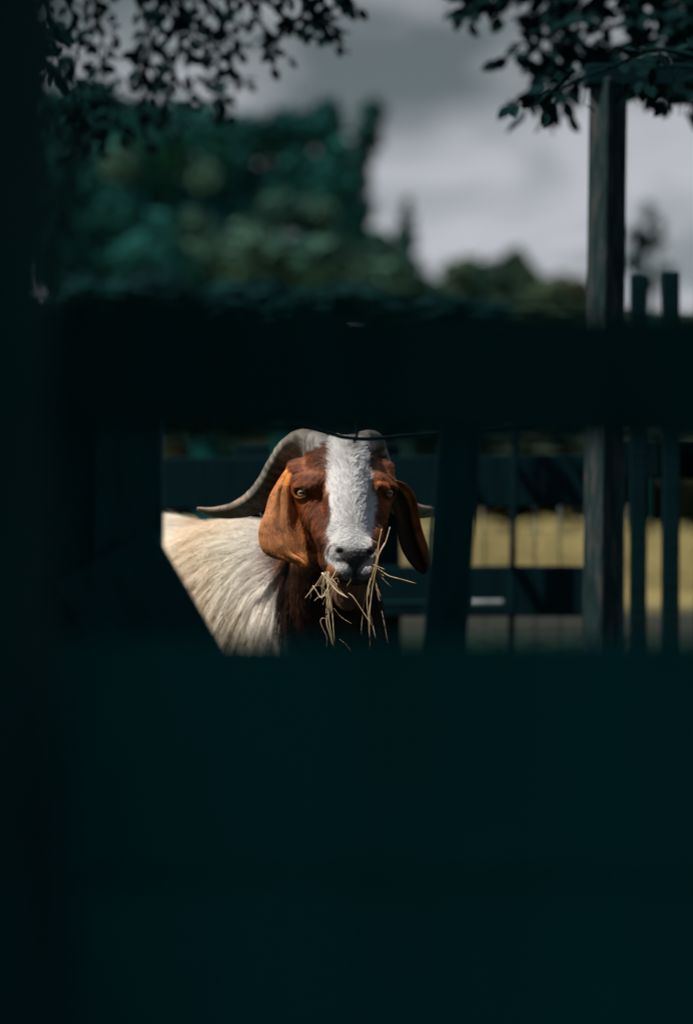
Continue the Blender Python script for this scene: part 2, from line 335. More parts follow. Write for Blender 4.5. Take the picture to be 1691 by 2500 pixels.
# tall post with cross beam
tf = empty('tall_post', (P(1468, 0, 5.8).x, 5.8, 0), 'tall weathered timber post carrying a dark cross beam at the right', 'post')
p0 = P(1460, 1700, 5.8); p0.z = 0; p0.x = P(1459, 0, 5.8).x
timber('post', p0, P(1484, 195, 5.8), .068, .068, M['grey_wood'], tf, seed=8, roll=R(38), wob=.0015, bev=.006)
timber('beam', P(1425, 187, 5.8), P(1900, 190, 5.8), .050, .07, M['blue_wood'], tf, seed=9)
pf = empty('picket_fence', (P(1600, 0, 6.3).x, 6.3, 0), 'row of dark upright pickets at the right edge, two tops showing above the rail', 'fence')
for px, top, w in ((1517, 1085, .012), (1555, 672, .044), (1634, 664, .046), (1716, 670, .045), (1800, 668, .045)):
    b = P(px, 0, 6.3); timber('picket', Vector((b.x, 6.3, 0)), P(px + 2, top, 6.3), w, .03, M['blue_wood'], pf, seed=px)
timber('rail', P(1500, 1120, 6.36), P(1900, 1120, 6.36), .10, .03, M['blue_wood'], pf, seed=77)

# ------------------------------------------------------------------ near fence and gate
nf = empty('near_fence', (0, 1.6, 0), 'blurred near-black fence across the foreground with a thick top rail and boarded lower half', 'fence')
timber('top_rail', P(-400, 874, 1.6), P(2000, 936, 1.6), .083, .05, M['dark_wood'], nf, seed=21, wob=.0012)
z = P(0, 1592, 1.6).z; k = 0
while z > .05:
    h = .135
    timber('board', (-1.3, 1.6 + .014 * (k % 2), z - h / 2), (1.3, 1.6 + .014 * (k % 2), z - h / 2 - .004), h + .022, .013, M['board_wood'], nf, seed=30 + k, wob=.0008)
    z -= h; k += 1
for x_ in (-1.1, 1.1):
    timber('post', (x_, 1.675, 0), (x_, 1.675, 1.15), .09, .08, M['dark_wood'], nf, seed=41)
gt = empty('gate', (P(310, 0, 3.4).x, 3.4, 0), 'dark timber gate end with a diagonal brace cutting across the goat at the left', 'gate')
timber('hanging_post', Vector((P(145, 0, 3.46).x, 3.46, 0)), P(145, 830, 3.46), .15, .06, M['gate_wood'], gt, seed=49)
timber('stile', Vector((P(316, 0, 3.4).x, 3.4, .05)), P(316, 775, 3.4), .092, .05, M['gate_wood'], gt, seed=50)
# brace: its upper right edge runs from (395,1322) to (545,1590)
a, b = P(378, 1292, 3.35), P(660, 1796, 3.35); n_ = Vector((-(b - a).z, 0, (b - a).x)).normalized()
if n_.z > 0: n_ = -n_
w = .15
timber('brace', a + n_ * w / 2, b + n_ * w / 2, w, .035, M['gate_wood'], gt, seed=51)
timber('bottom_rail', P(250, 1740, 3.42), P(1250, 1740, 3.42), .10, .03, M['gate_wood'], gt, seed=52)
lp = timber('leaning_post', P(1060, 1900, 3.4), P(1128, 985, 3.4), .059, .06, M['gate_wood'], None, seed=53)
lp['label'] = 'dark leaning post hiding the right horn tip beside the goat'; lp['category'] = 'post'
ww = empty('wire_strand', P(845, 1070, 3.95), 'single dark wire sagging across the top of the goat head', 'wire')
wp = [P(*q, 3.95) for q in ((330, 925), (560, 985), (660, 1015), (711, 1032), (758, 1046), (807, 1060), (840, 1069), (890, 1073), (940, 1070), (980, 1066), (1070, 1060), (1200, 1050), (1400, 1030))]
keep(link('strand', tube_mesh('strand', spline(wp, 60), [.0030] * 60, 8), M['wire']), ww)
br = P(869, 1073, 3.95)
for dz, dx in ((.028, -.001), (.018, .006)):
    keep(link('barb', tube_mesh('barb', [br + Vector((-.004, 0, -.006)), br, br + Vector((dx, -.002, dz))], [.0022, .0024, .0012], 6), M['wire']), ww)

# ------------------------------------------------------------------ overhanging trees
def leaf_mesh():
    ln = 1.0; prof = [(0, .0), (.12, .17), (.32, .29), (.55, .30), (.78, .19), (1, 0)]
    v = []; f = []
    for t, w_ in prof:
        v += [(-w_, t, .06 * math.sin(t * 3)), (0, t, -.04 + .06 * math.sin(t * 3)), (w_, t, .06 * math.sin(t * 3))]
    for i in range(len(prof) - 1):
        a = i * 3; f += [(a, a + 1, a + 4, a + 3), (a + 1, a + 2, a + 5, a + 4)]
    me = bpy.data.meshes.new('leaf'); me.from_pydata(v, [], f); me.update(); me.materials.append(M['leaf']); return me
LEAF = leaf_mesh(); LV = np.array([v.co[:] for v in LEAF.vertices]); LF = np.array([list(p.vertices) for p in LEAF.polygons])
def spray(root, branches, s_, step, leaf_len, seed, twig_len, parts=300, gap=None):
    """branches: polylines in picture coordinates at distance s_; twigs and leaves grow off them"""
    r_ = random.Random(seed); mats = []
    k = s_ / F
    for bi, pl in enumerate(branches):
        off = r_.uniform(-.25, .25)
        pts = spline([tuple(P(q[0], q[1], s_ + off + .05 * j)) for j, q in enumerate(pl)], 24)
        keep(link('branch', tube_mesh('branch', pts, np.linspace(.007, .002, 24), 6), M['twig']), root)
        tw = []
        seglen = np.linalg.norm(np.diff(pts, axis=0), axis=1).sum(); n = max(3, int(seglen / step))
        for i in range(n):
            t = (i + r_.random()) / n; a = Vector(pts[min(23, int(t * 23))]); d = Vector(pts[min(23, int(t * 23) + 1)]) - Vector(pts[max(0, int(t * 23) - 1)])
            d.normalize(); side = 1 if i % 2 else -1
            q = Vector((d.x * .6 - side * d.z * .8, r_.uniform(-.7, .7), d.z * .6 + side * d.x * .8 - .35)); q.normalize()
            tl = twig_len * r_.uniform(.4, 1.2) * (1.1 - .5 * t); e2 = a + q * tl + Vector((0, 0, -.25 * tl))
            keep(link('twig', tube_mesh('twig', spline([tuple(a), tuple((a + e2) / 2 + Vector((0, 0, .05 * tl))), tuple(e2)], 5), [.0022, .002, .0016, .0012, .001], 4), M['twig']), root)
            m = max(4, int(tl / (leaf_len * .26)))
            for j in range(m + 1):
                u = (j + .6) / (m + .6); c = a.lerp(e2, u) + Vector((0, 0, .1 * tl * u * (1 - u)))
                ld = q * .6 + Vector((r_.uniform(-1, 1), r_.uniform(-.7, .7), r_.uniform(-1, .35))) ; ld.normalize()
                z_ = Vector((r_.uniform(-.8, .8), r_.uniform(-1, -.2), r_.uniform(-.1, 1.2))); x2 = ld.cross(z_).normalized(); z_ = x2.cross(ld)
                ll = leaf_len * r_.uniform(.7, 1.2)
                mt = Matrix((x2 * ll, ld * ll, z_ * ll)).transposed().to_4x4(); mt.translation = c; mats.append(mt)
    def inview(m_):
        c = m_.translation; px = c.x / c.y * F + 845; py = 1250 - (c.z - CH) / c.y * F
        return -10 < px < 1700 and -20 < py < 2500
    mats.sort(key=lambda m_: (not inview(m_), -m_.to_scale().x))
    for m_ in mats[:parts]:
        o = bpy.data.objects.new('leaf', LEAF); COL.objects.link(o); o.parent = root
        o.matrix_parent_inverse = Matrix.Translation(-Vector(root.location)); o.matrix_world = m_
    return mats[parts:]
def leaves_mesh(mats, root, name='foliage'):
    if len(mats) == 0: return
    A = np.array([[list(r_) for r_ in m_] for m_ in mats]); v = np.einsum('nij,vj->nvi', A[:, :3, :3], LV) + A[:, None, :3, 3]
    f = (np.arange(len(mats)) * len(LV))[:, None, None] + LF[None]
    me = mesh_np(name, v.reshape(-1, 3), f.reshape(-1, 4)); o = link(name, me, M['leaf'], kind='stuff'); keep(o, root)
def shade_canopy(box, n, size, seed):
    g_ = np.random.default_rng(seed); x0, x1, y0, y1, z0, z1 = box
    p = np.stack([g_.uniform(x0, x1, n), g_.uniform(y0, y1, n), g_.uniform(z0, z1, n)], 1)
    out = []
    for c in p:
        z_ = Vector(g_.normal(0, .55, 3)) + Vector((0, 0, 1)); z_.normalize(); y_ = z_.cross(Vector(g_.normal(size=3))).normalized(); x2 = y_.cross(z_)
        ll = size * g_.uniform(.7, 1.3); m_ = Matrix((x2 * ll * 1.2, y_ * ll, z_ * ll)).transposed().to_4x4(); m_.translation = Vector(c); out.append(m_)
    return out
t1 = empty('overhanging_tree', (-.36, 1.3, 0), 'dark tree trunk at the left edge with leafy branches hanging into the upper left sky', 'tree')
TR = spline([(-.36, 1.3, -.1), (-.345, 1.3, .5), (-.34, 1.3, 1.0), (-.36, 1.35, 1.6), (-.5, 1.8, 2.3), (-.65, 2.2, 3.1)], 40)
vv, ff = tube_np(TR, np.interp(np.linspace(0, 1, 40), [0, .12, .5, 1], [.25, .19, .175, .13]), 28)
vv += (wav(vv * np.array([1, 1, .25]), 38)[:, None] * .010 + wav(vv, 9)[:, None] * .008) * np.array([1, 1, 0])
tm = bpy.data.meshes.new('trunk'); tm.from_pydata([tuple(q) for q in vv], [], [tuple(dict.fromkeys(q)) for q in ff]); tm.update()
tm.polygons.foreach_set('use_smooth', [True] * len(tm.polygons)); keep(link('trunk', tm, M['bark']), t1)
for pl, r0 in (([(-.50, 2.1, 2.2), (-.9, 3.6, 2.7), (-.7, 5.6, 2.65), (-.5, 6.8, 2.45)], .05), ([(-.52, 2.1, 2.3), (-1.3, 1.6, 2.7), (-2.2, .8, 2.9)], .06),
               ([(-.53, 2.15, 2.4), (.2, 2.1, 2.75), (1.2, 1.5, 2.9)], .06), ([(-.52, 2.1, 2.35), (-1.5, 2.9, 2.7), (-2.5, 2.8, 2.8)], .045), ([(-.55, 2.15, 2.6), (-.2, .8, 2.8), (.1, -.8, 2.9)], .05)):
    keep(link('limb', tube_mesh('limb', spline(pl, 20), np.linspace(r0, r0 * .3, 20), 8), M['bark']), t1)
S1 = 6.8
br1 = [[(60, -60), (150, 20), (190, 110), (185, 190), (170, 240)], [(80, -80), (200, -10), (240, 70), (250, 150), (245, 200)], [(100, -100), (330, -60), (420, 40), (470, 110), (520, 180)],
       [(260, -90), (400, -20), (390, 60), (350, 130), (330, 170)], [(400, -90), (480, -20), (520, 60), (560, 120), (600, 150)], [(420, -80), (560, -20), (620, 60), (660, 130), (670, 150)],
       [(520, -80), (650, -30), (740, 30), (790, 80), (805, 115)], [(640, -90), (760, -30), (830, 0), (850, 20)], [(350, -60), (430, 90), (430, 180), (400, 220)], [(300, -60), (360, 90), (370, 170), (340, 215)],
       [(560, -60), (600, 0), (680, 60), (700, 70)], [(60, -60), (110, 60), (130, 140), (140, 200)], [(440, 40), (480, 90), (540, 170), (560, 190)], [(600, -40), (720, 20), (760, 60), (780, 70)]]
rest = spray(t1, [[(a_[0], a_[1] - 32) for a_ in b_] for b_ in br1], S1, .028, .048, 3, .075)
rest += spray(t1, [[(-60, -80), (0, 20), (60, 60), (110, 90)], [(-80, 40), (0, 80), (60, 110), (90, 140)]], 5.6, .02, .047, 4, .11, parts=0)
rest += shade_canopy((-3.8, 2.4, -2.4, 3.6, 2.35, 3.1), 27000, .17, 5)  # unseen overhead leaf mass, added to shade the foreground but not the goat
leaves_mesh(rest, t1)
t2 = empty('overhanging_tree', (2.6, 6.4, 0), 'dark leafy branches hanging over the cross beam in the upper right corner', 'tree')
keep(link('trunk', tube_mesh('trunk', spline([(2.6, 6.4, -.1), (2.55, 6.4, 1.2), (2.4, 6.4, 2.4), (2.2, 6.3, 3.2)], 20), np.linspace(.16, .08, 20), 16), M['bark']), t2)
for pl in ([(2.45, 6.4, 2.1), (1.9, 6.7, 2.6), (1.2, 6.9, 2.55)], [(2.5, 6.4, 1.8), (2.0, 6.8, 2.3), (1.25, 6.9, 2.3)]):
    keep(link('limb', tube_mesh('limb', spline(pl, 16), np.linspace(.04, .01, 16), 8), M['bark']), t2)
br2 = [[(1750, -60), (1600, -10), (1480, 20), (1380, 50), (1300, 90)], [(1750, 60), (1600, 60), (1480, 90), (1380, 130), (1290, 150)], [(1750, 150), (1600, 120), (1500, 160), (1400, 200), (1330, 250)],
       [(1400, 170), (1350, 220), (1310, 255), (1275, 265)], [(1760, 180), (1650, 160), (1560, 180), (1540, 235)], [(1760, 200), (1690, 190), (1640, 220), (1610, 240)], [(1760, 180), (1700, 210), (1690, 270)],
       [(1700, -80), (1450, -50), (1300, -40), (1180, -10), (1110, 25)], [(1300, -60), (1220, -10), (1200, 20)], [(1750, -20), (1650, 40), (1560, 60)], [(1600, -60), (1500, 0), (1400, 0), (1330, 20)],
       [(1750, 100), (1680, 110), (1600, 150), (1540, 160)], [(1500, -70), (1400, -30), (1330, 0), (1270, 60)], [(1450, 60), (1370, 90), (1300, 130), (1280, 150)], [(1750, -50), (1700, 60), (1650, 90)], [(1760, 120), (1700, 150), (1640, 200)]]
leaves_mesh(spray(t2, [[(q[0], q[1]) for q in b_] for b_ in br2[2:6]], 5.45, .05, .055, 8, .07, parts=60) +
            spray(t2, [[(a_[0], a_[1] - 20) for a_ in b_] for b_ in br2], 6.9, .029, .070, 6, .10, parts=240), t2)

# ------------------------------------------------------------------ the goat
K = D / F
O = Vector(((840 - 845.5) * K, D, CH - (1205 - 1250) * K)); TH = R(8.5); cT, sT = math.cos(TH), math.sin(TH)
def h2w(p):
    p = np.asarray(p, float); return np.stack([O.x + p[..., 0] * cT - p[..., 1] * sT, O.y + p[..., 0] * sT + p[..., 1] * cT, O.z + p[..., 2]], -1)
def w2h(X, Y, Z):
    a, b = X - O.x, Y - O.y; return a * cT + b * sT, -a * sT + b * cT, Z - O.z
def ell(X, Y, Z, c, r, rot=None):
    x_, y_, z_ = X - c[0], Y - c[1], Z - c[2]
    if rot:   # rotation about X then Z
        ax, az = rot; y_, z_ = y_ * math.cos(ax) + z_ * math.sin(ax), -y_ * math.sin(ax) + z_ * math.cos(ax)
        x_, y_ = x_ * math.cos(az) + y_ * math.sin(az), -x_ * math.sin(az) + y_ * math.cos(az)
    k0 = np.sqrt((x_ / r[0]) ** 2 + (y_ / r[1]) ** 2 + (z_ / r[2]) ** 2); k1 = np.sqrt((x_ / r[0] ** 2) ** 2 + (y_ / r[1] ** 2) ** 2 + (z_ / r[2] ** 2) ** 2)
    return k0 * (k0 - 1) / (k1 + 1e-6)
def cone(X, Y, Z, a, ra, b, rb):
    a, b = np.array(a, float), np.array(b, float); ab = b - a
    t = np.clip(((X - a[0]) * ab[0] + (Y - a[1]) * ab[1] + (Z - a[2]) * ab[2]) / (ab @ ab), 0, 1)
    return np.sqrt((X - a[0] - t * ab[0]) ** 2 + (Y - a[1] - t * ab[1]) ** 2 + (Z - a[2] - t * ab[2]) ** 2) - (ra + (rb - ra) * t)
def smin(a, b, k): h = np.clip(.5 + .5 * (b - a) / k, 0, 1); return b + (a - b) * h - k * h * (1 - h)
def smax(a, b, k): return -smin(-a, -b, k)
EYE = [np.array((-.0775, -.0105, .001)), np.array((.0775, -.0105, .001))]
EN = [np.array((-.70, -.71, .02)), np.array((.70, -.71, .02))]
def head_sdf(X, Y, Z):
    x_, y_, z_ = w2h(X, Y, Z)
    ax = np.sqrt(x_ ** 2 + 1e-6)
    E = lambda c, r, rot=None: ell(ax, y_, z_, c, r, rot); C = lambda a, ra, b, rb: cone(ax, y_, z_, a, ra, b, rb)
    d = E((0, .065, .020), (.076, .085, .078))
    d = smin(d, E((0, .030, .054), (.058, .050, .046)), .03)
    d = smin(d, E((0, .055, .078), (.052, .050, .024)), .025)
    d = smin(d, C((0, .010, .045), .050, (0, -.080, -.085), .034), .025)
    d = smin(d, E((0, -.024, -.015), (.038, .036, .062), (R(-28), 0)), .02)
    d = smin(d, E((0, -.098, -.112), (.044, .042, .038)), .02)
    d = smin(d, E((.0, -.116, -.108), (.032, .021, .022)), .012)
    d = smin(d, E((.031, -.118, -.108), (.0130, .018, .020)), .014)      # nostril wings
    d = smin(d, E((.022, -.110, -.141), (.026, .030, .0215)), .010)        # upper lips
    j = C((0, .055, -.060), .048, (0, -.060, -.168), .027)
    j = smin(j, E((.0, -.082, -.1755), (.030, .030, .021)), .012)
    j = smin(j, E((.0, -.070, -.190), (.022, .024, .016)), .012)
    d = smin(d, j, .009)
    d = smin(d, E((.047, .030, -.050), (.032, .058, .060)), .025)           # cheek
    d = smin(d, E((.034, -.045, -.115), (.020, .035, .030)), .02)
    d = smin(d, E((.066, .004, .003), (.030, .028, .027)), .018)            # orbit
    d = smin(d, C((.054, -.019, .026), .012, (.084, .013, .020), .010), .022)  # brow
    d = smin(d, C((.062, .000, -.026), .020, (.040, -.062, -.082), .020), .022)
    d = smin(d, E((.078, .050, .040), (.022, .024, .024)), .02)             # ear root
    # eye socket, nostril, mouth, philtrum, preorbital groove
    ex, ey, ez = ax - EYE[1][0], y_ - EYE[1][1], z_ - EYE[1][2]; n = EN[1] / np.linalg.norm(EN[1])
    tt = ex * n[0] + ey * n[1] + ez * n[2]; qx, qy, qz = ex - tt * n[0], ey - tt * n[1], ez - tt * n[2]
    el_ = np.sqrt(qx ** 2 + qy ** 2 + (qz * 1.45) ** 2)
    lid = np.sqrt((el_ - .0135) ** 2 + (tt - .0085) ** 2) - .0046
    d = smin(d, lid, .006)
    d = smin(d, C((.060, -.0365, .0160), .0042, (.0905, -.0110, .0140), .0045), .010)
    sock = np.sqrt(qx ** 2 + qy ** 2 + (qz * 1.6) ** 2 + (np.maximum(0, .004 - tt)) ** 2 * 4) - .0125
    d = smax(d, -sock, .003)
    d = smax(d, -ell(ax, y_, z_, (.0290, -.142, -.1060), (.0085, .016, .0050), (0, 0)), .004)
    d = smax(d, -cone(ax, y_, z_, (.0265, -.141, -.110), .0050, (.038, -.130, -.096), .0050), .004)
    mz = -.1605 - .004 * np.cos(np.clip(ax / .03, 0, 3)) + np.clip(ax - .028, 0, 1) * .55
    m_ = np.maximum(np.abs(z_ - mz) - .0022, y_ + .055 + ax * .1)
    d = smax(d, -m_, .004)
    ph = np.maximum(np.sqrt(x_ ** 2 + (y_ + .147) ** 2) - .0035, np.abs(z_ + .137) - .016); d = smax(d, -ph, .006)
    gr = cone(ax, y_, z_, (.072, -.035, -.008), .006, (.055, -.060, -.045), .004); d = smax(d, -gr, .010)
    return d
def goat_sdf(X, Y, Z):
    d = head_sdf(X, Y, Z)
    Cn = lambda a, ra, b, rb: cone(X, Y, Z, a, ra, b, rb)
    ox = O.x
    nk = Cn((ox, 4.62, .90), .075, (ox - .045, 4.80, .70), .095)
    nk = smin(nk, Cn((ox - .045, 4.80, .70), .095, (ox - .10, 4.97, .58), .140), .06)
    b = Cn((-.17, 4.98, .640), .195, (-.42, 5.25, .625), .225)
    b = smin(b, Cn((-.42, 5.25, .625), .225, (-.66, 5.52, .655), .190), .10)
    b = smin(b, ell(X, Y, Z, (-.10, 4.93, .50), (.14, .16, .15)), .08)
    b = smin(b, ell(X, Y, Z, (-.22, 4.97, .725), (.19, .15, .150)), .06)
    b = smin(b, ell(X, Y, Z, (-.42, 5.18, .72), (.25, .22, .148)), .06)
    nk = smin(nk, b, .07)
    for sx, sy in ((.045, -.085), (-.19, .06)):     # front legs under the shoulders
        q = (-.12 + sx, 4.98 + sy)
        nk = smin(nk, ell(X, Y, Z, (q[0], q[1], .58), (.075, .085, .17)), .06)
        nk = smin(nk, Cn((q[0], q[1], .47), .055, (q[0] + .01, q[1] - .01, .27), .030), .04)
        nk = smin(nk, Cn((q[0] + .01, q[1] - .01, .27), .031, (q[0], q[1], .07), .021), .02)
        nk = smin(nk, Cn((q[0], q[1], .07), .024, (q[0] + .02, q[1] - .025, .03), .030), .015)
    for sx, sy in ((.07, -.07), (-.09, .08)):       # hind legs
        q = (-.66 + sx, 5.50 + sy)
        nk = smin(nk, ell(X, Y, Z, (q[0], q[1], .56), (.10, .10, .17)), .06)
        nk = smin(nk, Cn((q[0] + .04, q[1] - .05, .46), .070, (q[0] - .06, q[1] + .06, .29), .034), .04)
        nk = smin(nk, Cn((q[0] - .06, q[1] + .06, .29), .032, (q[0] - .035, q[1] + .035, .07), .022), .02)
        nk = smin(nk, Cn((q[0] - .035, q[1] + .035, .07), .025, (q[0] - .01, q[1] + .01, .03), .030), .015)
    nk = smin(nk, Cn((-.80, 5.68, .78), .030, (-.86, 5.74, .84), .015), .03)   # tail
    nk = smax(nk, -(Z - .004), .002)
    return smin(d, nk, .028)
def axis(segs):
    out = [segs[0][0]]
    for a, b, h in segs:
        n = max(1, int(round((b - a) / h))); out += list(np.linspace(a, b, n + 1)[1:])
    return np.array(out)
def surface_nets(fn, xs, ys, zs):
    X, Y, Z = [a.astype(np.float32) for a in np.meshgrid(xs, ys, zs, indexing='ij')]
    V = fn(X, Y, Z); del X, Y, Z
    sgn = V < 0
    c = sgn[:-1, :-1, :-1]; cnt = np.zeros(c.shape, np.int8)
    for i in (0, 1):
        for j in (0, 1):
            for k in (0, 1): cnt += sgn[i:i + c.shape[0], j:j + c.shape[1], k:k + c.shape[2]]
    act = (cnt > 0) & (cnt < 8); I = np.argwhere(act); idx = np.full(c.shape, -1, np.int64); idx[act] = np.arange(len(I))
    acc = np.zeros((len(I), 3)); w_ = np.zeros(len(I)); i0, j0, k0 = I.T
    G = (xs, ys, zs)
    corners = [(a, b, c_) for a in (0, 1) for b in (0, 1) for c_ in (0, 1)]
    for ca in corners:
        for ax in range(3):
            if ca[ax]: continue
            cb = list(ca); cb[ax] = 1
            va = V[i0 + ca[0], j0 + ca[1], k0 + ca[2]]; vb = V[i0 + cb[0], j0 + cb[1], k0 + cb[2]]
            m_ = (va < 0) != (vb < 0); t = np.where(m_, va / np.where(m_, va - vb, 1), 0)
            pos = np.stack([G[0][i0 + ca[0]], G[1][j0 + ca[1]], G[2][k0 + ca[2]]], 1)
            pb = G[ax][(I[:, ax] + 1)]; pa = G[ax][I[:, ax]]; pos[:, ax] = pa + (pb - pa) * t
            acc[m_] += pos[m_]; w_[m_] += 1
    verts = acc / w_[:, None]; faces = []
    nx, ny, nz_ = V.shape
    for ax in range(3):
        sl_a = [slice(1, -1)] * 3; sl_a[ax] = slice(0, -1); sl_b = [slice(1, -1)] * 3; sl_b[ax] = slice(1, None)
        A, B = sgn[tuple(sl_a)], sgn[tuple(sl_b)]; ch = A != B; E = np.argwhere(ch); fl = A[ch]
        off = np.ones(3, int); off[ax] = 0; E = E + off; u, v = [(1, 2), (2, 0), (0, 1)][ax]
        du = np.zeros(3, int); du[u] = 1; dv = np.zeros(3, int); dv[v] = 1
        q = [E - du - dv, E - dv, E, E - du]; q = np.stack([idx[tuple(e_.T)] for e_ in q], 1)
        q[~fl] = q[~fl][:, ::-1]; faces.append(q)
    f = np.vstack(faces); return verts, f[(f >= 0).all(1)]
hx0, hx1 = O.x - .135, O.x + .135
GX = axis([(-1.02, hx0, .012), (hx0, hx1, .0027), (hx1, .30, .012)])
GY = axis([(4.30, 4.63, .0030), (4.63, 4.72, .008), (4.72, 5.90, .014)])
GZ = axis([(-.02, .66, .012), (.66, .73, .007), (.73, 1.09, .0027), (1.09, 1.12, .008)])
gv, gf = surface_nets(goat_sdf, GX, GY, GZ)

# ears: thin curved sheets joined into the body mesh
def ear(outer, inner, dep, ripple, flip, nu=22, nv=44, thick=.0055):
    """edges in picture coordinates plus depth; dep(u,v) gives the cupping of the ear in metres"""
    A, B = spline(outer, nv), spline(inner, nv); u = np.linspace(0, 1, nu); v = np.linspace(0, 1, nv)
    uu, vv_ = np.meshgrid(u, v); q = A[:, None, :] * (1 - uu[..., None]) + B[:, None, :] * uu[..., None]
    q[..., 2] += dep(uu, vv_) + ripple(uu, vv_)
    s_ = D + q[..., 2]; p = np.stack([(q[..., 0] - 845.5) / F * s_, s_, CH - (q[..., 1] - 1250) / F * s_], -1)
    du = np.gradient(p, axis=1); dv = np.gradient(p, axis=0); n = np.cross(du, dv); n /= np.linalg.norm(n, axis=-1)[..., None] + 1e-9
    if n[..., 1].mean() > 0: n = -n
    edge = np.clip(np.minimum.reduce([uu, 1 - uu, 1 - vv_]) * 9, 0, 1) ** .5; th = thick * (.12 + .88 * edge)
    fr = p + n * th[..., None] * .5; bk = p - n * th[..., None] * .5
    verts = np.vstack([fr.reshape(-1, 3), bk.reshape(-1, 3)]); f = []; m_ = nu * nv; idx = np.arange(m_).reshape(nv, nu)
    a, b, c, d_ = idx[:-1, :-1].ravel(), idx[:-1, 1:].ravel(), idx[1:, 1:].ravel(), idx[1:, :-1].ravel()
    f = [np.stack([a, d_, c, b], 1), np.stack([a, b, c, d_], 1) + m_]
    ring = np.concatenate([idx[0, :], idx[1:, -1], idx[-1, -2::-1], idx[-2:0:-1, 0]]); r2 = np.roll(ring, -1)
    f.append(np.stack([ring, r2, r2 + m_, ring + m_], 1)); return verts, np.vstack(f)
LO = [(704, 1138, .045), (676, 1179, .035), (657, 1213, .030), (648, 1247, .028), (634, 1284, .025), (631, 1310, .022), (638, 1341, .015), (662, 1361, .010), (700, 1369, .0), (735, 1382, -.01), (747, 1384, -.012)]
LI = [(722, 1146, .030), (716, 1173, .020), (719, 1198, .012), (726, 1227, .006), (733, 1262, .0), (740, 1290, -.004), (747, 1318, -.008), (751, 1345, -.010), (752, 1360, -.012), (752, 1372, -.012), (750, 1382, -.012)]
sm = lambda a, b, x_: np.clip((x_ - a) / (b - a), 0, 1) ** 2 * (3 - 2 * np.clip((x_ - a) / (b - a), 0, 1))
e1 = ear(LO, LI, lambda u, v: -.026 * np.sin(np.pi * np.clip(u, 0, 1)) * (1 - .7 * v) * sm(0, .15, v) - .006 * np.sin(np.pi * u),
         lambda u, v: .0035 * np.sin(u * 15 + 3 * v) * (1 - v) * sm(0, .1, v) + .0035 * np.exp(-((u - .42 - .25 * v) / .07) ** 2) + .0014 * np.sin(u * 23 - 9 * v) * v, False)
RO = [(950, 1172, .035), (972, 1174, .040), (996, 1186, .048), (1012, 1211, .056), (1021, 1243, .062), (1026, 1275, .062), (1034, 1305, .056), (1044, 1335, .050), (1050, 1362, .046), (1050, 1382, .042), (1044, 1396, .040)]
RI = [(948, 1196, .030), (952, 1212, .030), (956, 1232, .030), (962, 1250, .034), (968, 1275, .040), (970, 1300, .044), (975, 1325, .046), (984, 1350, .046), (1000, 1375, .044), (1018, 1393, .042), (1036, 1402, .040)]
e2 = ear(RO, RI, lambda u, v: .034 * np.sin(np.pi * np.clip(u * .9 + .1, 0, 1)) * (1 - .6 * v) * sm(0, .12, v) - .012 * (1 - u) ** 2,
         lambda u, v: .0025 * np.sin(u * 12 + 2 * v), True)
nb = len(gv); n1 = len(e1[0])
allv = np.vstack([gv, e1[0], e2[0]]); allf = np.vstack([gf, e1[1] + nb, e2[1] + nb + n1])
region = np.zeros(len(allv), int); region[nb:nb + n1] = 1; region[nb + n1:] = 2
front_ear = np.zeros(len(allv), bool)

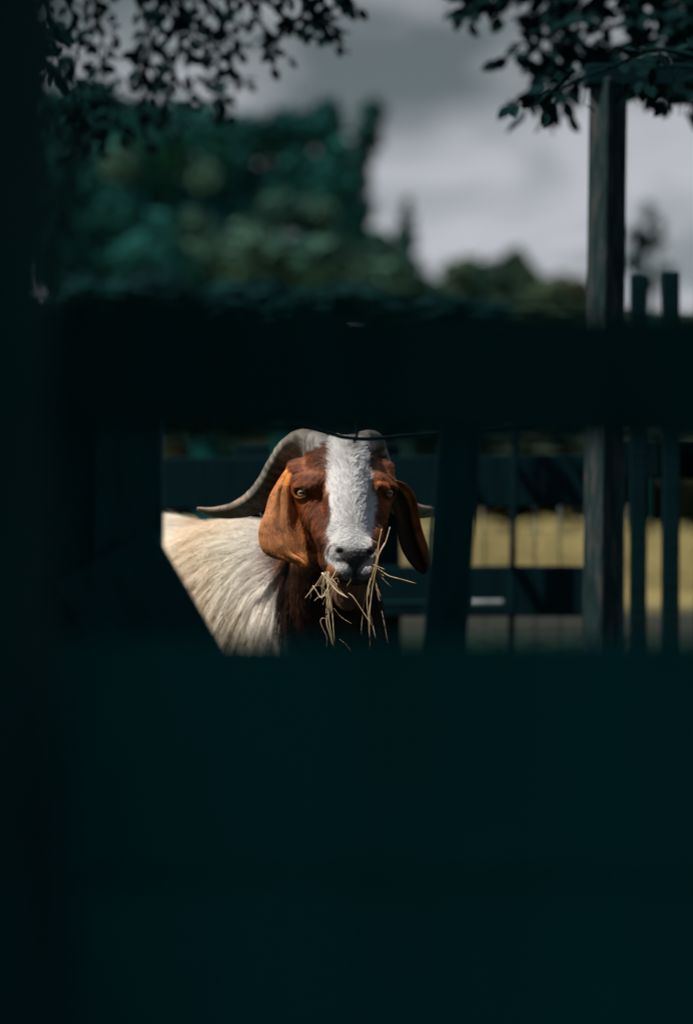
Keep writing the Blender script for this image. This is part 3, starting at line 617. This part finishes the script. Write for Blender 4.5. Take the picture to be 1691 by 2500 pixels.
def coat(p, reg):
    """colour of the coat: red-brown head and neck, white blaze, cream body; neck and right ear carry painted shade"""
    hx, hy, hz_ = w2h(p[:, 0], p[:, 1], p[:, 2])
    n1_, n2_, n3_ = wav(p, 60, 1.), wav(p, 140, 2.), wav(p, 24, .5)
    dark, mid, lite = np.array((.075, .022, .010)), np.array((.42, .125, .034)), np.array((.44, .165, .060))
    k = np.clip(.5 + .5 * n1_ + .4 * n2_ + .3 * n3_, 0, 1)[:, None]; c = dark * (1 - k) + mid * k
    # paler round the eyes, brow and lower cheek
    br_ = np.exp(-((np.abs(hx) - .064) / .022) ** 2 - ((hz_ - .048) / .017) ** 2)[:, None]; c = c * (1 - .75 * br_) + np.array((.56, .25, .15)) * .75 * br_
    fh = (np.clip((hz_ - .035) / .03, 0, 1) * np.exp(-((np.abs(hx) - .046) / .013) ** 2))[:, None]; c = c * (1 - .72 * fh)
    lip = np.exp(-((np.abs(hx) - .045) / .016) ** 2 - ((hz_ + .138) / .018) ** 2)[:, None] * (hy < -.02)[:, None]; c = c * (1 - .7 * lip) + np.array((.52, .24, .12)) * .7 * lip
    # blaze
    zz = hz_; wl = np.interp(zz, [-.20, -.165, -.155, -.12, -.09, -.06, -.03, 0, .03, .08, .12], [.0, .0, .022, .052, .043, .042, .038, .037, .035, .032, .026])
    wr = np.interp(zz, [-.20, -.165, -.155, -.12, -.09, -.06, -.03, 0, .03, .08, .12], [.0, .0, .018, .032, .027, .040, .051, .050, .038, .034, .034])
    side = np.where(hx < 0, wl, wr); bz = 1 / (1 + np.exp(-(side - np.abs(hx - .002) + .0035 * n2_ + .003 * n1_ + .002 * wav(p, 330, 3.)) / .0012)); bz *= (hy < .10) * (hy < np.where(zz < -.10, -.075, 1.)) * (zz < .135) * (zz > -.163)
    white = np.array((.88, .88, .88)) * (1 - .10 * np.clip(n3_, 0, 1))[:, None]
    top = np.clip((zz - .062) / .03, 0, 1) * np.clip(.35 + n1_ * .9 + .4 * np.sin(hx * 160), 0, 1); white = white * (1 - .55 * top)[:, None] * (1 - .22 * np.clip(wav(p, 45, 5.), 0, 1))[:, None]
    c = c * (1 - bz[:, None]) + white * bz[:, None]
    # grey nose bridge and dark nose leather
    gy = np.exp(-((hx - .002) / .022) ** 2 - ((zz + .092) / .016) ** 2)[:, None] * .45; c = c * (1 - gy) + np.array((.20, .22, .23)) * gy
    vw = np.interp(-zz, [.094, .100, .106, .115, .125, .136, .150], [.0, .018, .034, .028, .017, .006, .003]); tz_ = np.clip((-.097 - zz) / .008, 0, 1) * (zz > -.152)
    ns = (np.clip((vw - np.abs(hx) + .002 * n2_) / .005 + .5, 0, 1) * tz_ * (hy < -.09) * .93)[:, None]; c = c * (1 - ns) + np.array((.030, .038, .042)) * ns
    ln_ = np.exp(-((hx) / .030) ** 4 - ((zz + .150) / .014) ** 2)[:, None] * (hy < -.08)[:, None] * .85; c = c * (1 - ln_) + np.array((.06, .07, .075)) * ln_
    pk = np.exp(-((np.abs(hx) - .018) / .005) ** 2 - ((zz + .121) / .006) ** 2)[:, None] * (hy < -.10)[:, None] * .6; c = c * (1 - pk) + np.array((.42, .25, .25)) * pk
    nst = np.exp(-((np.abs(hx) - .029) / .010) ** 2 - ((zz + .105) / .008) ** 2)[:, None] * (hy < -.10)[:, None] * .6; c = c * (1 - nst) + np.array((.03, .035, .04)) * nst
    chn = ((zz < -.163) & (hy < .02))[:, None] * np.clip(.55 + .3 * n1_, 0, 1)[:, None]; c = c * (1 - chn) + np.array((.36, .21, .14)) * chn
    eyr = np.exp(-(((np.abs(hx) - .080) / .016) ** 2 + ((zz - .0) / .0125) ** 2) ** 2)[:, None] * (hy < .02)[:, None] * .9; c = c * (1 - eyr) + np.array((.035, .018, .012)) * eyr
    # body
    px = p[:, 0] / p[:, 1]
    bx = -.022 - .045 * np.clip((.82 - p[:, 2]) / .12, 0, 1) * 0 + .0  # chest boundary in x
    lim = np.interp(p[:, 2], [.55, .62, .70, .78, .86, .95], [-.075, -.088, -.112, -.132, -.12, -.11])
    bd = 1 / (1 + np.exp((p[:, 0] - lim + .012 * n3_ + .006 * n1_) / .004)); bd = np.maximum(bd, 1 / (1 + np.exp(-(p[:, 1] - 5.05) / .01))); bd *= p[:, 1] > np.where(p[:, 0] < -.13, 4.64, 4.72)
    st_ = np.clip(.5 + .8 * wav(p * np.array([1, 1, .35]), 30, 3.) + .3 * wav(p * np.array([1, 1, .3]), 70, 1.), 0, 1)[:, None]
    zb = np.clip((p[:, 2] - .60) / .2, 0, 1)[:, None]
    body = np.array((.92, .86, .74)) * (1 - st_ * .62) + np.array((.76, .55, .33)) * st_ * .62
    edge = np.clip(1 - np.abs(p[:, 0] - lim) / .10, 0, 1)[:, None]; body = body * (1 - edge * .8) + np.array((.90, .89, .87)) * edge * .8
    c = c * (1 - bd[:, None]) + body * bd[:, None]
    # ears
    m_ = reg == 1; kk = np.clip(.5 + .35 * n1_ + .3 * n3_, 0, 1)[:, None]; ec = np.array((.36, .105, .014)) * (1 - kk) + np.array((.78, .32, .085)) * kk; pk2 = np.clip(.1 + 1.1 * wav(p, 17, 2.6), 0, 1)[:, None]; ec = ec * (1 - .5 * pk2) + np.array((.50, .27, .19)) * .5 * pk2
    low = np.clip((1.0 - (p[:, 2] - .80) / .09), 0, 1)[:, None]; pat = np.clip(.35 + .9 * n3_ + .5 * n1_, 0, 1)[:, None]
    vein = np.clip(1 - np.abs(wav(p, 75, 4.) + .5 * n2_) / .16, 0, 1)[:, None] * np.clip((1.06 - p[:, 2]) / .1, 0, 1)[:, None]; ec = ec * (1 - .55 * vein)
    ec = ec * (1 - .65 * low * pat) + np.array((.30, .15, .11)) * .65 * low * pat
    tip = np.clip(1 - (p[:, 2] - .80) / .018, 0, 1)[:, None]; ec = ec * (1 - tip) + np.array((.55, .21, .03)) * tip
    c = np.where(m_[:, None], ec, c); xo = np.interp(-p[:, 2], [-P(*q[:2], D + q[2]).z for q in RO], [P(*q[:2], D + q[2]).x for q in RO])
    lit_rim = np.clip(1 - (xo - p[:, 0] - .012 - .12 * np.clip(p[:, 2] - .92, 0, .1) - .003 * n1_) / .005, 0, 1)[:, None] * np.clip((p[:, 2] - .80) / .03, 0, 1)[:, None]
    ec2 = np.array((.055, .032, .022)) * (1 - lit_rim) + ec * lit_rim; c = np.where((reg == 2)[:, None], ec2, c)  # right ear: head's shadow painted dark inside, only the lit edge keeps the coat colour
    neck_shade = (np.clip((.83 - p[:, 2]) / .05, 0, 1) * np.clip((hy + .0) / .03, 0, 1) * (1 - bd) * (reg == 0) * (hy > -.03))[:, None]; c = c * (1 - .88 * neck_shade)  # shade under the head painted into the neck colour
    return np.clip(c, 0, 1), bz, bd
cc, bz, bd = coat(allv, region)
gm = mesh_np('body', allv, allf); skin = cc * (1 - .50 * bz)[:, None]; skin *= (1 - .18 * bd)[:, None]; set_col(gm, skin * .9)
def coat_mat():
    m = bpy.data.materials.new('goat_coat'); m.use_nodes = True; t = m.node_tree; b = t.nodes['Principled BSDF']
    b.inputs['Roughness'].default_value = .8; b.inputs['Specular IOR Level'].default_value = .08
    a = N(t, 'ShaderNodeAttribute', attribute_name='Col'); tcn = N(t, 'ShaderNodeTexCoord')
    n = N(t, 'ShaderNodeTexNoise', in_Scale=90., in_Detail=8., in_Roughness=.7, in_Distortion=.6); mr = N(t, 'ShaderNodeMapRange', in_From_Min=.3, in_From_Max=.7, in_To_Min=.68, in_To_Max=1.12)
    mx = N(t, 'ShaderNodeVectorMath', operation='SCALE'); bp = N(t, 'ShaderNodeBump', in_Strength=.5, in_Distance=.002)
    l = t.links.new; l(tcn.outputs['Object'], n.inputs['Vector']); l(n.outputs[0], mr.inputs['Value']); l(a.outputs['Color'], mx.inputs[0]); l(mr.outputs[0], mx.inputs['Scale'])
    l(mx.outputs[0], b.inputs['Base Color']); l(n.outputs[0], bp.inputs['Height']); l(bp.outputs[0], b.inputs['Normal']); return m
goat = empty('goat', (-.3, 5.0, 0), 'brown and white goat with curved horns and long hanging ears chewing hay', 'goat')
body = keep(link('body', gm, coat_mat()), goat)

# fur as hair curves grown off the body surface
def hair_mat():
    m = bpy.data.materials.new('goat_fur'); m.use_nodes = True; t = m.node_tree; b = t.nodes['Principled BSDF']
    b.inputs['Roughness'].default_value = .55; b.inputs['Specular IOR Level'].default_value = .35
    a = N(t, 'ShaderNodeAttribute', attribute_name='hair_col'); t.links.new(a.outputs['Color'], b.inputs['Base Color'])
    return m
HM = hair_mat()
gm.calc_loop_triangles(); nt_ = len(gm.loop_triangles); T = np.empty(nt_ * 3, np.int32); gm.loop_triangles.foreach_get('vertices', T); T = T.reshape(-1, 3)
NV = np.empty(len(allv) * 3, np.float32); gm.vertices.foreach_get('normal', NV); NV = NV.reshape(-1, 3)
P0, P1, P2 = allv[T[:, 0]], allv[T[:, 1]], allv[T[:, 2]]; AR = np.linalg.norm(np.cross(P1 - P0, P2 - P0), axis=1) * .5; TC = (P0 + P1 + P2) / 3; TR_ = region[T[:, 0]]
def sample(wt, n):
    w_ = AR * wt; i = RNG.choice(len(AR), n, p=w_ / w_.sum()); a, b = RNG.random(n), RNG.random(n); q = a + b > 1; a[q], b[q] = 1 - a[q], 1 - b[q]; c = 1 - a - b
    p = P0[i] * c[:, None] + P1[i] * a[:, None] + P2[i] * b[:, None]; nn = NV[T[i, 0]] * c[:, None] + NV[T[i, 1]] * a[:, None] + NV[T[i, 2]] * b[:, None]
    nn /= np.linalg.norm(nn, axis=1)[:, None] + 1e-9; return p, nn, TR_[i]
def fur(name, p, nn, reg, dirs, length, lift, rad, clump, guides, curl, cvar, k=6, droop=0.):
    n = len(p); d = dirs - nn * np.sum(dirs * nn, 1)[:, None]; d /= np.linalg.norm(d, axis=1)[:, None] + 1e-9
    d = d + nn * lift[:, None] if hasattr(lift, '__len__') else d + nn * lift
    d += RNG.normal(0, .09, (n, 3)); d /= np.linalg.norm(d, axis=1)[:, None]
    t = np.linspace(0, 1, k); pts = p[:, None, :] + d[:, None, :] * (length[:, None] * t)[..., None]
    pts += -nn[:, None, :] * (length[:, None] * t ** 2)[..., None] * (.45 * (lift if not hasattr(lift, '__len__') else lift[:, None, None]))
    pts[..., 2] -= droop * length[:, None] * t ** 2
    tip = pts[:, -1]
    if guides:
        gi = RNG.choice(n, guides, replace=False); kd = KDTree(guides)
        for j, g_ in enumerate(gi): kd.insert(p[g_], j)
        kd.balance(); near = np.array([kd.find(q)[1] for q in p]); gt_ = tip[gi][near]
        w_ = clump * t ** 1.5; pts += (gt_ - tip)[:, None, :] * w_[None, :, None]
    pts += RNG.normal(0, 1, (n, 1, 3)) * (curl * length)[:, None, None] * (np.sin(t * 3.0) * t)[None, :, None]
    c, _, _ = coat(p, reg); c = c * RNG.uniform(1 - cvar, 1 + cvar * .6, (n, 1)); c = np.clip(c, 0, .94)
    cu = bpy.data.hair_curves.new(name); cu.add_curves([k] * n); cu.position_data.foreach_set('vector', pts.astype(np.float32).ravel())
    ra = cu.attributes.get('radius') or cu.attributes.new('radius', 'FLOAT', 'POINT'); ra.data.foreach_set('value', np.tile(rad * (1 - t * .85), n).astype(np.float32))
    ca = cu.attributes.new('hair_col', 'FLOAT_COLOR', 'CURVE'); ca.data.foreach_set('color', np.hstack([c, np.ones((n, 1))]).astype(np.float32).ravel())
    cu.materials.append(HM); o = bpy.data.objects.new(name, cu); COL.objects.link(o); keep(o, goat); o['kind'] = 'stuff'; return o
tx, ty, tz = w2h(TC[:, 0], TC[:, 1], TC[:, 2]); _, tbz, tbd = coat(TC, TR_)
facing = np.clip(-NV[T[:, 0], 1] + .35, 0, 1)
eyed = np.minimum(np.linalg.norm(np.stack([tx, ty, tz], 1) - EYE[0], axis=1), np.linalg.norm(np.stack([tx, ty, tz], 1) - EYE[1], axis=1))
isbody = (TR_ == 0)
headw = isbody * (TC[:, 1] < 4.66) * (tz > -.2) * (eyed > .021) * ~((np.abs(np.abs(tx) - .0285) < .0075) & (np.abs(tz + .107) < .007) & (ty < -.11))
headw = headw * ~((np.abs(tz + .162) < .006) & (ty < -.07))
# blaze and muzzle
p, nn, rg = sample(headw * facing * (tbz > .5), 24000); x_, y_, z_ = w2h(p[:, 0], p[:, 1], p[:, 2])
dirs = np.stack([np.sign(x_ - .004) * (.35 + np.abs(x_) * 14), np.zeros(len(p)), np.interp(z_, [-.115, -.075, -.045], [-.9, -.35, .75]) + .15 * wav(p, 50, 2.)], 1); dirs[:, 0] += .25 * wav(p, 35, 1.)
ln = np.interp(z_, [-.17, -.12, -.09, -.06, 0, .05, .12], [.003, .003, .004, .009, .013, .016, .018]) * RNG.uniform(.6, 1.2, len(p))
fur('fur', p, nn, rg, dirs, ln, .20, .00020, .62, 1300, .07, .36)
# brown face
p, nn, rg = sample(headw * facing * (tbz < .5) * (tbd < .5), 30000); x_, y_, z_ = w2h(p[:, 0], p[:, 1], p[:, 2])
dirs = np.stack([np.sign(x_) * .45 + .4 * wav(p, 50, 1.), .25 + 0 * x_, -1 + .9 * (z_ > .04) + .4 * wav(p, 60, 3.)], 1)
ln = np.interp(z_, [-.17, -.10, -.05, 0, .05, .12], [.006, .012, .014, .009, .016, .024]) * RNG.uniform(.6, 1.2, len(p))
fur('fur', p, nn, rg, dirs, ln, .20, .00021, .6, 1800, .06, .42)
# body, long shaggy coat
bw = isbody * (TC[:, 1] > 4.70) * (TC[:, 2] > .45) * np.clip(-NV[T[:, 0], 1] * 1.2 + NV[T[:, 0], 2] + .3, .02, 1) * np.where(TC[:, 0] < -.6, .3, 1)
p, nn, rg = sample(bw, 46000)
topness = np.clip((p[:, 2] - .74) / .12, 0, 1)
dirs = np.stack([-.38 - .75 * topness + .40 * wav(p, 16, 1.), .1 + 0 * topness, -1.1 + .6 * topness + .25 * wav(p, 22, 2.)], 1)
rightside = np.clip((p[:, 0] + .22) / .12, 0, 1); dirs[:, 0] += .55 * rightside
fur('fur', p, nn, rg, dirs, RNG.uniform(.045, .095, len(p)), .24, .00040, .62, 2300, .04, .18, k=8, droop=.15)
bw2 = isbody * (TC[:, 1] > 4.75) * (TC[:, 2] > .83) * (TC[:, 0] > -.6)
p, nn, rg = sample(bw2 * 1.0, 130)
fur('stray_fur', p, nn, rg, np.stack([-1 + .3 * RNG.normal(size=130), 0 * p[:, 0], .35 * RNG.normal(size=130)], 1), RNG.uniform(.03, .07, 130), .9, .00030, 0, 0, .12, .1, k=8)
# throat and chin
p, nn, rg = sample(isbody * (TC[:, 1] < 4.75) * (tz < -.165) * (TC[:, 2] > .6) * 1.0, 6000)
fur('fur', p, nn, rg, np.tile((0, -.1, -1.), (len(p), 1)), RNG.uniform(.010, .026, len(p)), .3, .0003, .5, 400, .08, .3)
# ears, very short
p, nn, rg = sample((TR_ > 0) * np.clip(-NV[T[:, 0], 1] + .3, .05, 1), 16000)
fur('fur', p, nn, rg, np.tile((-.1, 0, -1.), (len(p), 1)) + .3 * np.stack([wav(p, 60), 0 * p[:, 0], 0 * p[:, 0]], 1), RNG.uniform(.002, .005, len(p)), .18, .0002, .3, 900, .05, .22, k=4)

# horns
def horn_mat():
    m = bpy.data.materials.new('horn'); m.use_nodes = True; t = m.node_tree; b = t.nodes['Principled BSDF']; b.inputs['Roughness'].default_value = .55; b.inputs['Specular IOR Level'].default_value = .35
    a = N(t, 'ShaderNodeAttribute', attribute_name='Col'); tcn = N(t, 'ShaderNodeTexCoord'); n = N(t, 'ShaderNodeTexNoise', in_Scale=45., in_Detail=8., in_Roughness=.7, in_Distortion=1.)
    mr = N(t, 'ShaderNodeMapRange', in_From_Min=.3, in_From_Max=.7, in_To_Min=.3, in_To_Max=1.35); mx = N(t, 'ShaderNodeVectorMath', operation='SCALE'); bp = N(t, 'ShaderNodeBump', in_Strength=.6, in_Distance=.002)
    l = t.links.new; l(tcn.outputs['Object'], n.inputs['Vector']); l(n.outputs[0], mr.inputs['Value']); l(a.outputs['Color'], mx.inputs[0]); l(mr.outputs[0], mx.inputs['Scale'])
    l(mx.outputs[0], b.inputs['Base Color']); l(n.outputs[0], bp.inputs['Height']); l(bp.outputs[0], b.inputs['Normal']); return m
HO = horn_mat()
st_px = [(822, 1128, -.005), (780, 1092, .03), (735, 1082, .075), (704, 1104, .115), (678, 1148, .145), (652, 1194, .165), (616, 1228, .180), (568, 1247, .200), (522, 1250, .215), (482, 1242, .225)]
wd = [34, 36, 36, 36, 38, 38, 33, 22, 14, 5]
pts = []
for px, py, B in st_px:
    w_ = P(px, py, D + B); h_ = w2h(w_.x, w_.y, w_.z)   # position in the head's own frame
    pts.append((h_[0], h_[1], h_[2]))
n = 150; hp = spline(pts, n); hr = np.interp(np.linspace(0, 1, n), np.linspace(0, 1, len(wd)), wd) * K * 1.02
seg = 36
for side in (1, -1):
    q = hp.copy(); q[:, 0] *= side * (1 if side == 1 else np.interp(np.linspace(0, 1, n), [0, .15, .3, .6, .85, 1], [1, .95, .86, .88, .97, 1.0]))
    if side == -1: q[:, 1] = hp[:, 1]
    wp_ = h2w(q); v, f = tube_np(wp_, hr, seg, squash=.90)
    ct = np.repeat(wp_, seg, axis=0); of = v[:n * seg] - ct; tg = np.gradient(wp_, axis=0); tg /= np.linalg.norm(tg, axis=1)[:, None]
    e2_ = np.tile((0, -1., 0), (n, 1)); e2_ -= tg * np.sum(e2_ * tg, 1)[:, None]; e2_ /= np.linalg.norm(e2_, axis=1)[:, None]; e1_ = np.cross(tg, e2_) * side
    up_ = np.sign(np.sum(e1_ * np.array((-side * .6, 0, .8)), 1))[:, None]; e1_ = e1_ * up_
    e1r, e2r = np.repeat(e1_, seg, axis=0), np.repeat(e2_, seg, axis=0); a_ = np.sum(of * e1r, 1); b_ = np.sum(of * e2r, 1); rr_ = np.repeat(hr, seg)
    kf = np.clip(.62 + .62 * a_ / rr_, .12, 1.15); w0 = np.repeat(np.clip((np.linspace(0, 1, n) - .04) / .16, 0, 1), seg)
    v[:n * seg] += e2r * (b_ * (kf - 1) * w0)[:, None]
    tt = np.linspace(0, 1, n); ridge = 1 + .024 * np.sin(tt * 150 + 5 * np.sin(tt * 21)) * (1 - tt) ** 1.2 + .012 * np.sin(tt * 61)
    c_ = np.repeat(wp_, seg, axis=0); v[:n * seg] = c_ + (v[:n * seg] - c_) * np.repeat(ridge, seg)[:, None] * (1 + .03 * wav(v[:n * seg], 90))[:, None]
    me = bpy.data.meshes.new('horn'); me.from_pydata([tuple(a) for a in v], [], [tuple(dict.fromkeys(a)) for a in f]); me.update(); me.polygons.foreach_set('use_smooth', [True] * len(me.polygons))
    tcol = np.concatenate([np.repeat(tt, seg), [0, 1]]); kk = np.clip(.5 + .5 * wav(v, 35) + .25 * np.sin(tcol * 150) + .3 * wav(v * np.array([1, 1, 2.]), 110), 0, 1)[:, None]
    base = np.array((.055, .050, .042)) * (1 - kk) + np.array((.27, .235, .185)) * kk; tipc = np.array((.28, .19, .13)); w_ = np.clip((tcol - .55) / .35, 0, 1)[:, None]; gb_ = np.clip(1 - tcol / .22, 0, 1)[:, None]
    col = base * (1 - w_) + tipc * w_; col = col * (1 - gb_ * .6) + np.array((.50, .52, .52)) * gb_ * .6; set_col(me, col)
    keep(link('horn', me, HO), goat)

# eyes
def eye_mat():
    m = bpy.data.materials.new('eye'); m.use_nodes = True; t = m.node_tree; b = t.nodes['Principled BSDF']; b.inputs['Roughness'].default_value = .08; b.inputs['Specular IOR Level'].default_value = .35
    a = N(t, 'ShaderNodeAttribute', attribute_name='Col'); t.links.new(a.outputs['Color'], b.inputs['Base Color']); return m
EM = eye_mat()
for i in (0, 1):
    bm = bmesh.new(); bmesh.ops.create_uvsphere(bm, u_segments=64, v_segments=48, radius=.0128); vs = np.array([v.co[:] for v in bm.verts])
    me = bpy.data.meshes.new('eye'); bm.to_mesh(me); bm.free(); me.polygons.foreach_set('use_smooth', [True] * len(me.polygons))
    gz = np.array((-.42 if i == 0 else .42, -.9, .0)); gz /= np.linalg.norm(gz); dn = vs / .0128; al = dn @ gz; rt = np.cross(gz, (0, 0, 1.)); rt /= np.linalg.norm(rt); u_, v_ = dn @ rt, dn[:, 2]
    rr = np.sqrt(u_ ** 2 + v_ ** 2); col = np.tile((.05, .03, .02), (len(vs), 1)); ir = (al > 0) & (rr < .72); col[ir] = (.42, .27, .13)
    col[ir & (rr > .60)] = (.14, .07, .03); col[(al > 0) & (np.abs(u_) < .46) & (np.abs(v_) < .17)] = (.004, .004, .004); set_col(me, col)
    c = h2w(EYE[i]); o = link('eye', me, EM); o.matrix_world = Matrix.Translation(Vector(c)) @ Matrix.Rotation(TH, 4, 'Z'); keep(o, goat)

# ------------------------------------------------------------------ hay in the mouth
M['hay'] = mat_noise('hay', (.40, .27, .13), (.72, .56, .36), 60, (1, 1, .2), .6, 0, spec=.35)
M['hay_pale'] = mat_noise('pale_hay', (.62, .45, .33), (.78, .66, .52), 40, (1, 1, .2), .6, 0)
def straws(root, lst, base_d):
    for it in lst:
        w_ = it[0]; mt = M['hay_pale'] if w_ > 6 else M['hay']; r_ = random.Random(str(it)); d0 = base_d + r_.uniform(-.012, .008)
        pts = [P(700 + a / 4.491, 1280 + b / 4.491, D + d0 - .012 * i / max(1, len(it[1]) - 1)) for i, (a, b) in enumerate(it[1])]
        n_ = 5 * len(pts); w = abs(w_) * .00019; rad = np.interp(np.linspace(0, 1, n_), [0, .15, .85, 1], [w * .8, w, w * .8, w * .35]) + RNG.normal(0, w * .05, n_)
        keep(link('straw', tube_mesh('straw', spline(pts, n_), rad, 6, squash=.5), mt), root)
hl = empty('hay_tuft', P(786, 1400, D - .13), 'tuft of pale hay hanging from the left corner of the goat mouth', 'hay')
straws(hl, [(11, [(385, 530), (480, 650), (560, 740), (675, 810)]), (4, [(395, 540), (350, 620), (300, 690), (240, 760), (200, 810)]), (5, [(440, 540), (447, 700), (440, 850), (428, 995)]),
            (6, [(460, 520), (455, 700), (450, 900), (470, 1100), (520, 1370)]), (5, [(455, 600), (480, 720), (490, 880), (505, 1050), (522, 1300)]), (4, [(550, 490), (500, 580), (470, 640)]),
            (3, [(410, 790), (432, 740), (400, 690), (360, 670), (300, 685), (260, 720), (265, 780), (255, 820)]), (5, [(285, 670), (330, 740), (360, 790), (380, 800), (440, 770)]),
            (4, [(440, 1040), (390, 1030), (370, 1070), (400, 1150), (440, 1240), (430, 1370)]), (4, [(435, 1000), (440, 1100), (470, 1200), (500, 1330)]), (3.5, [(300, 840), (350, 800), (430, 770), (490, 690)]),
            (5, [(475, 600), (455, 680), (425, 740), (385, 800)]), (3, [(500, 620), (550, 590), (575, 660)]), (4, [(415, 520), (440, 640), (470, 800), (478, 1000)]), (7, [(400, 560), (425, 545), (445, 520)]),
            (4, [(425, 570), (440, 620), (462, 780), (462, 940)])], -.140)
hr_ = empty('hay_tuft', P(915, 1385, D - .12), 'long hay stalks hanging from the right corner of the goat mouth', 'hay')
straws(hr_, [(5, [(1040, 50), (1010, 200), (990, 350), (960, 480), (920, 620), (890, 700), (880, 850), (895, 1050), (905, 1240)]), (5, [(1130, 30), (1080, 200), (1010, 330), (985, 450), (955, 600), (930, 750), (915, 900), (905, 1050), (912, 1380)]),
             (5, [(990, 480), (1060, 530), (1130, 570), (1280, 610), (1420, 650)]), (3, [(960, 600), (980, 700), (1015, 850)]), (3, [(940, 440), (1075, 495)]), (3, [(1000, 520), (1065, 570)]), (3.5, [(920, 1000), (940, 1100), (975, 1260)]),
             (2.5, [(865, 750), (840, 900), (820, 1100), (815, 1210)]), (2, [(1040, 950), (1070, 1100), (1110, 1320)]), (4, [(935, 500), (915, 600), (893, 690)]), (6, [(1085, 190), (1040, 260), (1010, 330), (985, 400)]),
             (4, [(925, 640), (935, 760), (905, 930), (915, 1100)])], -.120)
hm = empty('hay_wisp', P(860, 1470, D - .13), 'few loose hay stalks dangling below the goat chin', 'hay')
straws(hm, [(4.5, [(675, 755), (720, 790), (790, 890), (880, 1030), (930, 1110)]), (2, [(515, 920), (600, 1020), (720, 1095)]), (2, [(580, 1260), (650, 1320), (710, 1400)]), (2.5, [(655, 680), (700, 610), (690, 570)])], -.135)

def loose(root, ox_, oy_, n, spread_, lo, hi, seed, dd):
    r_ = random.Random(seed); L_ = []
    for _ in range(n):
        a_ = math.pi / 2 + r_.gauss(0, spread_); ln_ = r_.uniform(lo, hi); x0, y0 = ox_ + r_.gauss(0, 16), oy_ + r_.gauss(0, 14)
        bend = r_.gauss(0, .5); pts_ = [(x0, y0)]
        for i in range(4):
            a_ += bend * .35 + (math.pi / 2 - a_) * .15; x0 += math.cos(a_) * ln_ / 4; y0 += math.sin(a_) * ln_ / 4; pts_.append((x0, y0))
        L_.append((r_.choice((1.5, 2, 2.5, 3.2, 4.5)), pts_))
    straws(root, L_, dd)
loose(hl, 440, 545, 10, .7, 90, 420, 5, -.138)
loose(hr_, 965, 500, 4, .4, 120, 480, 6, -.118)
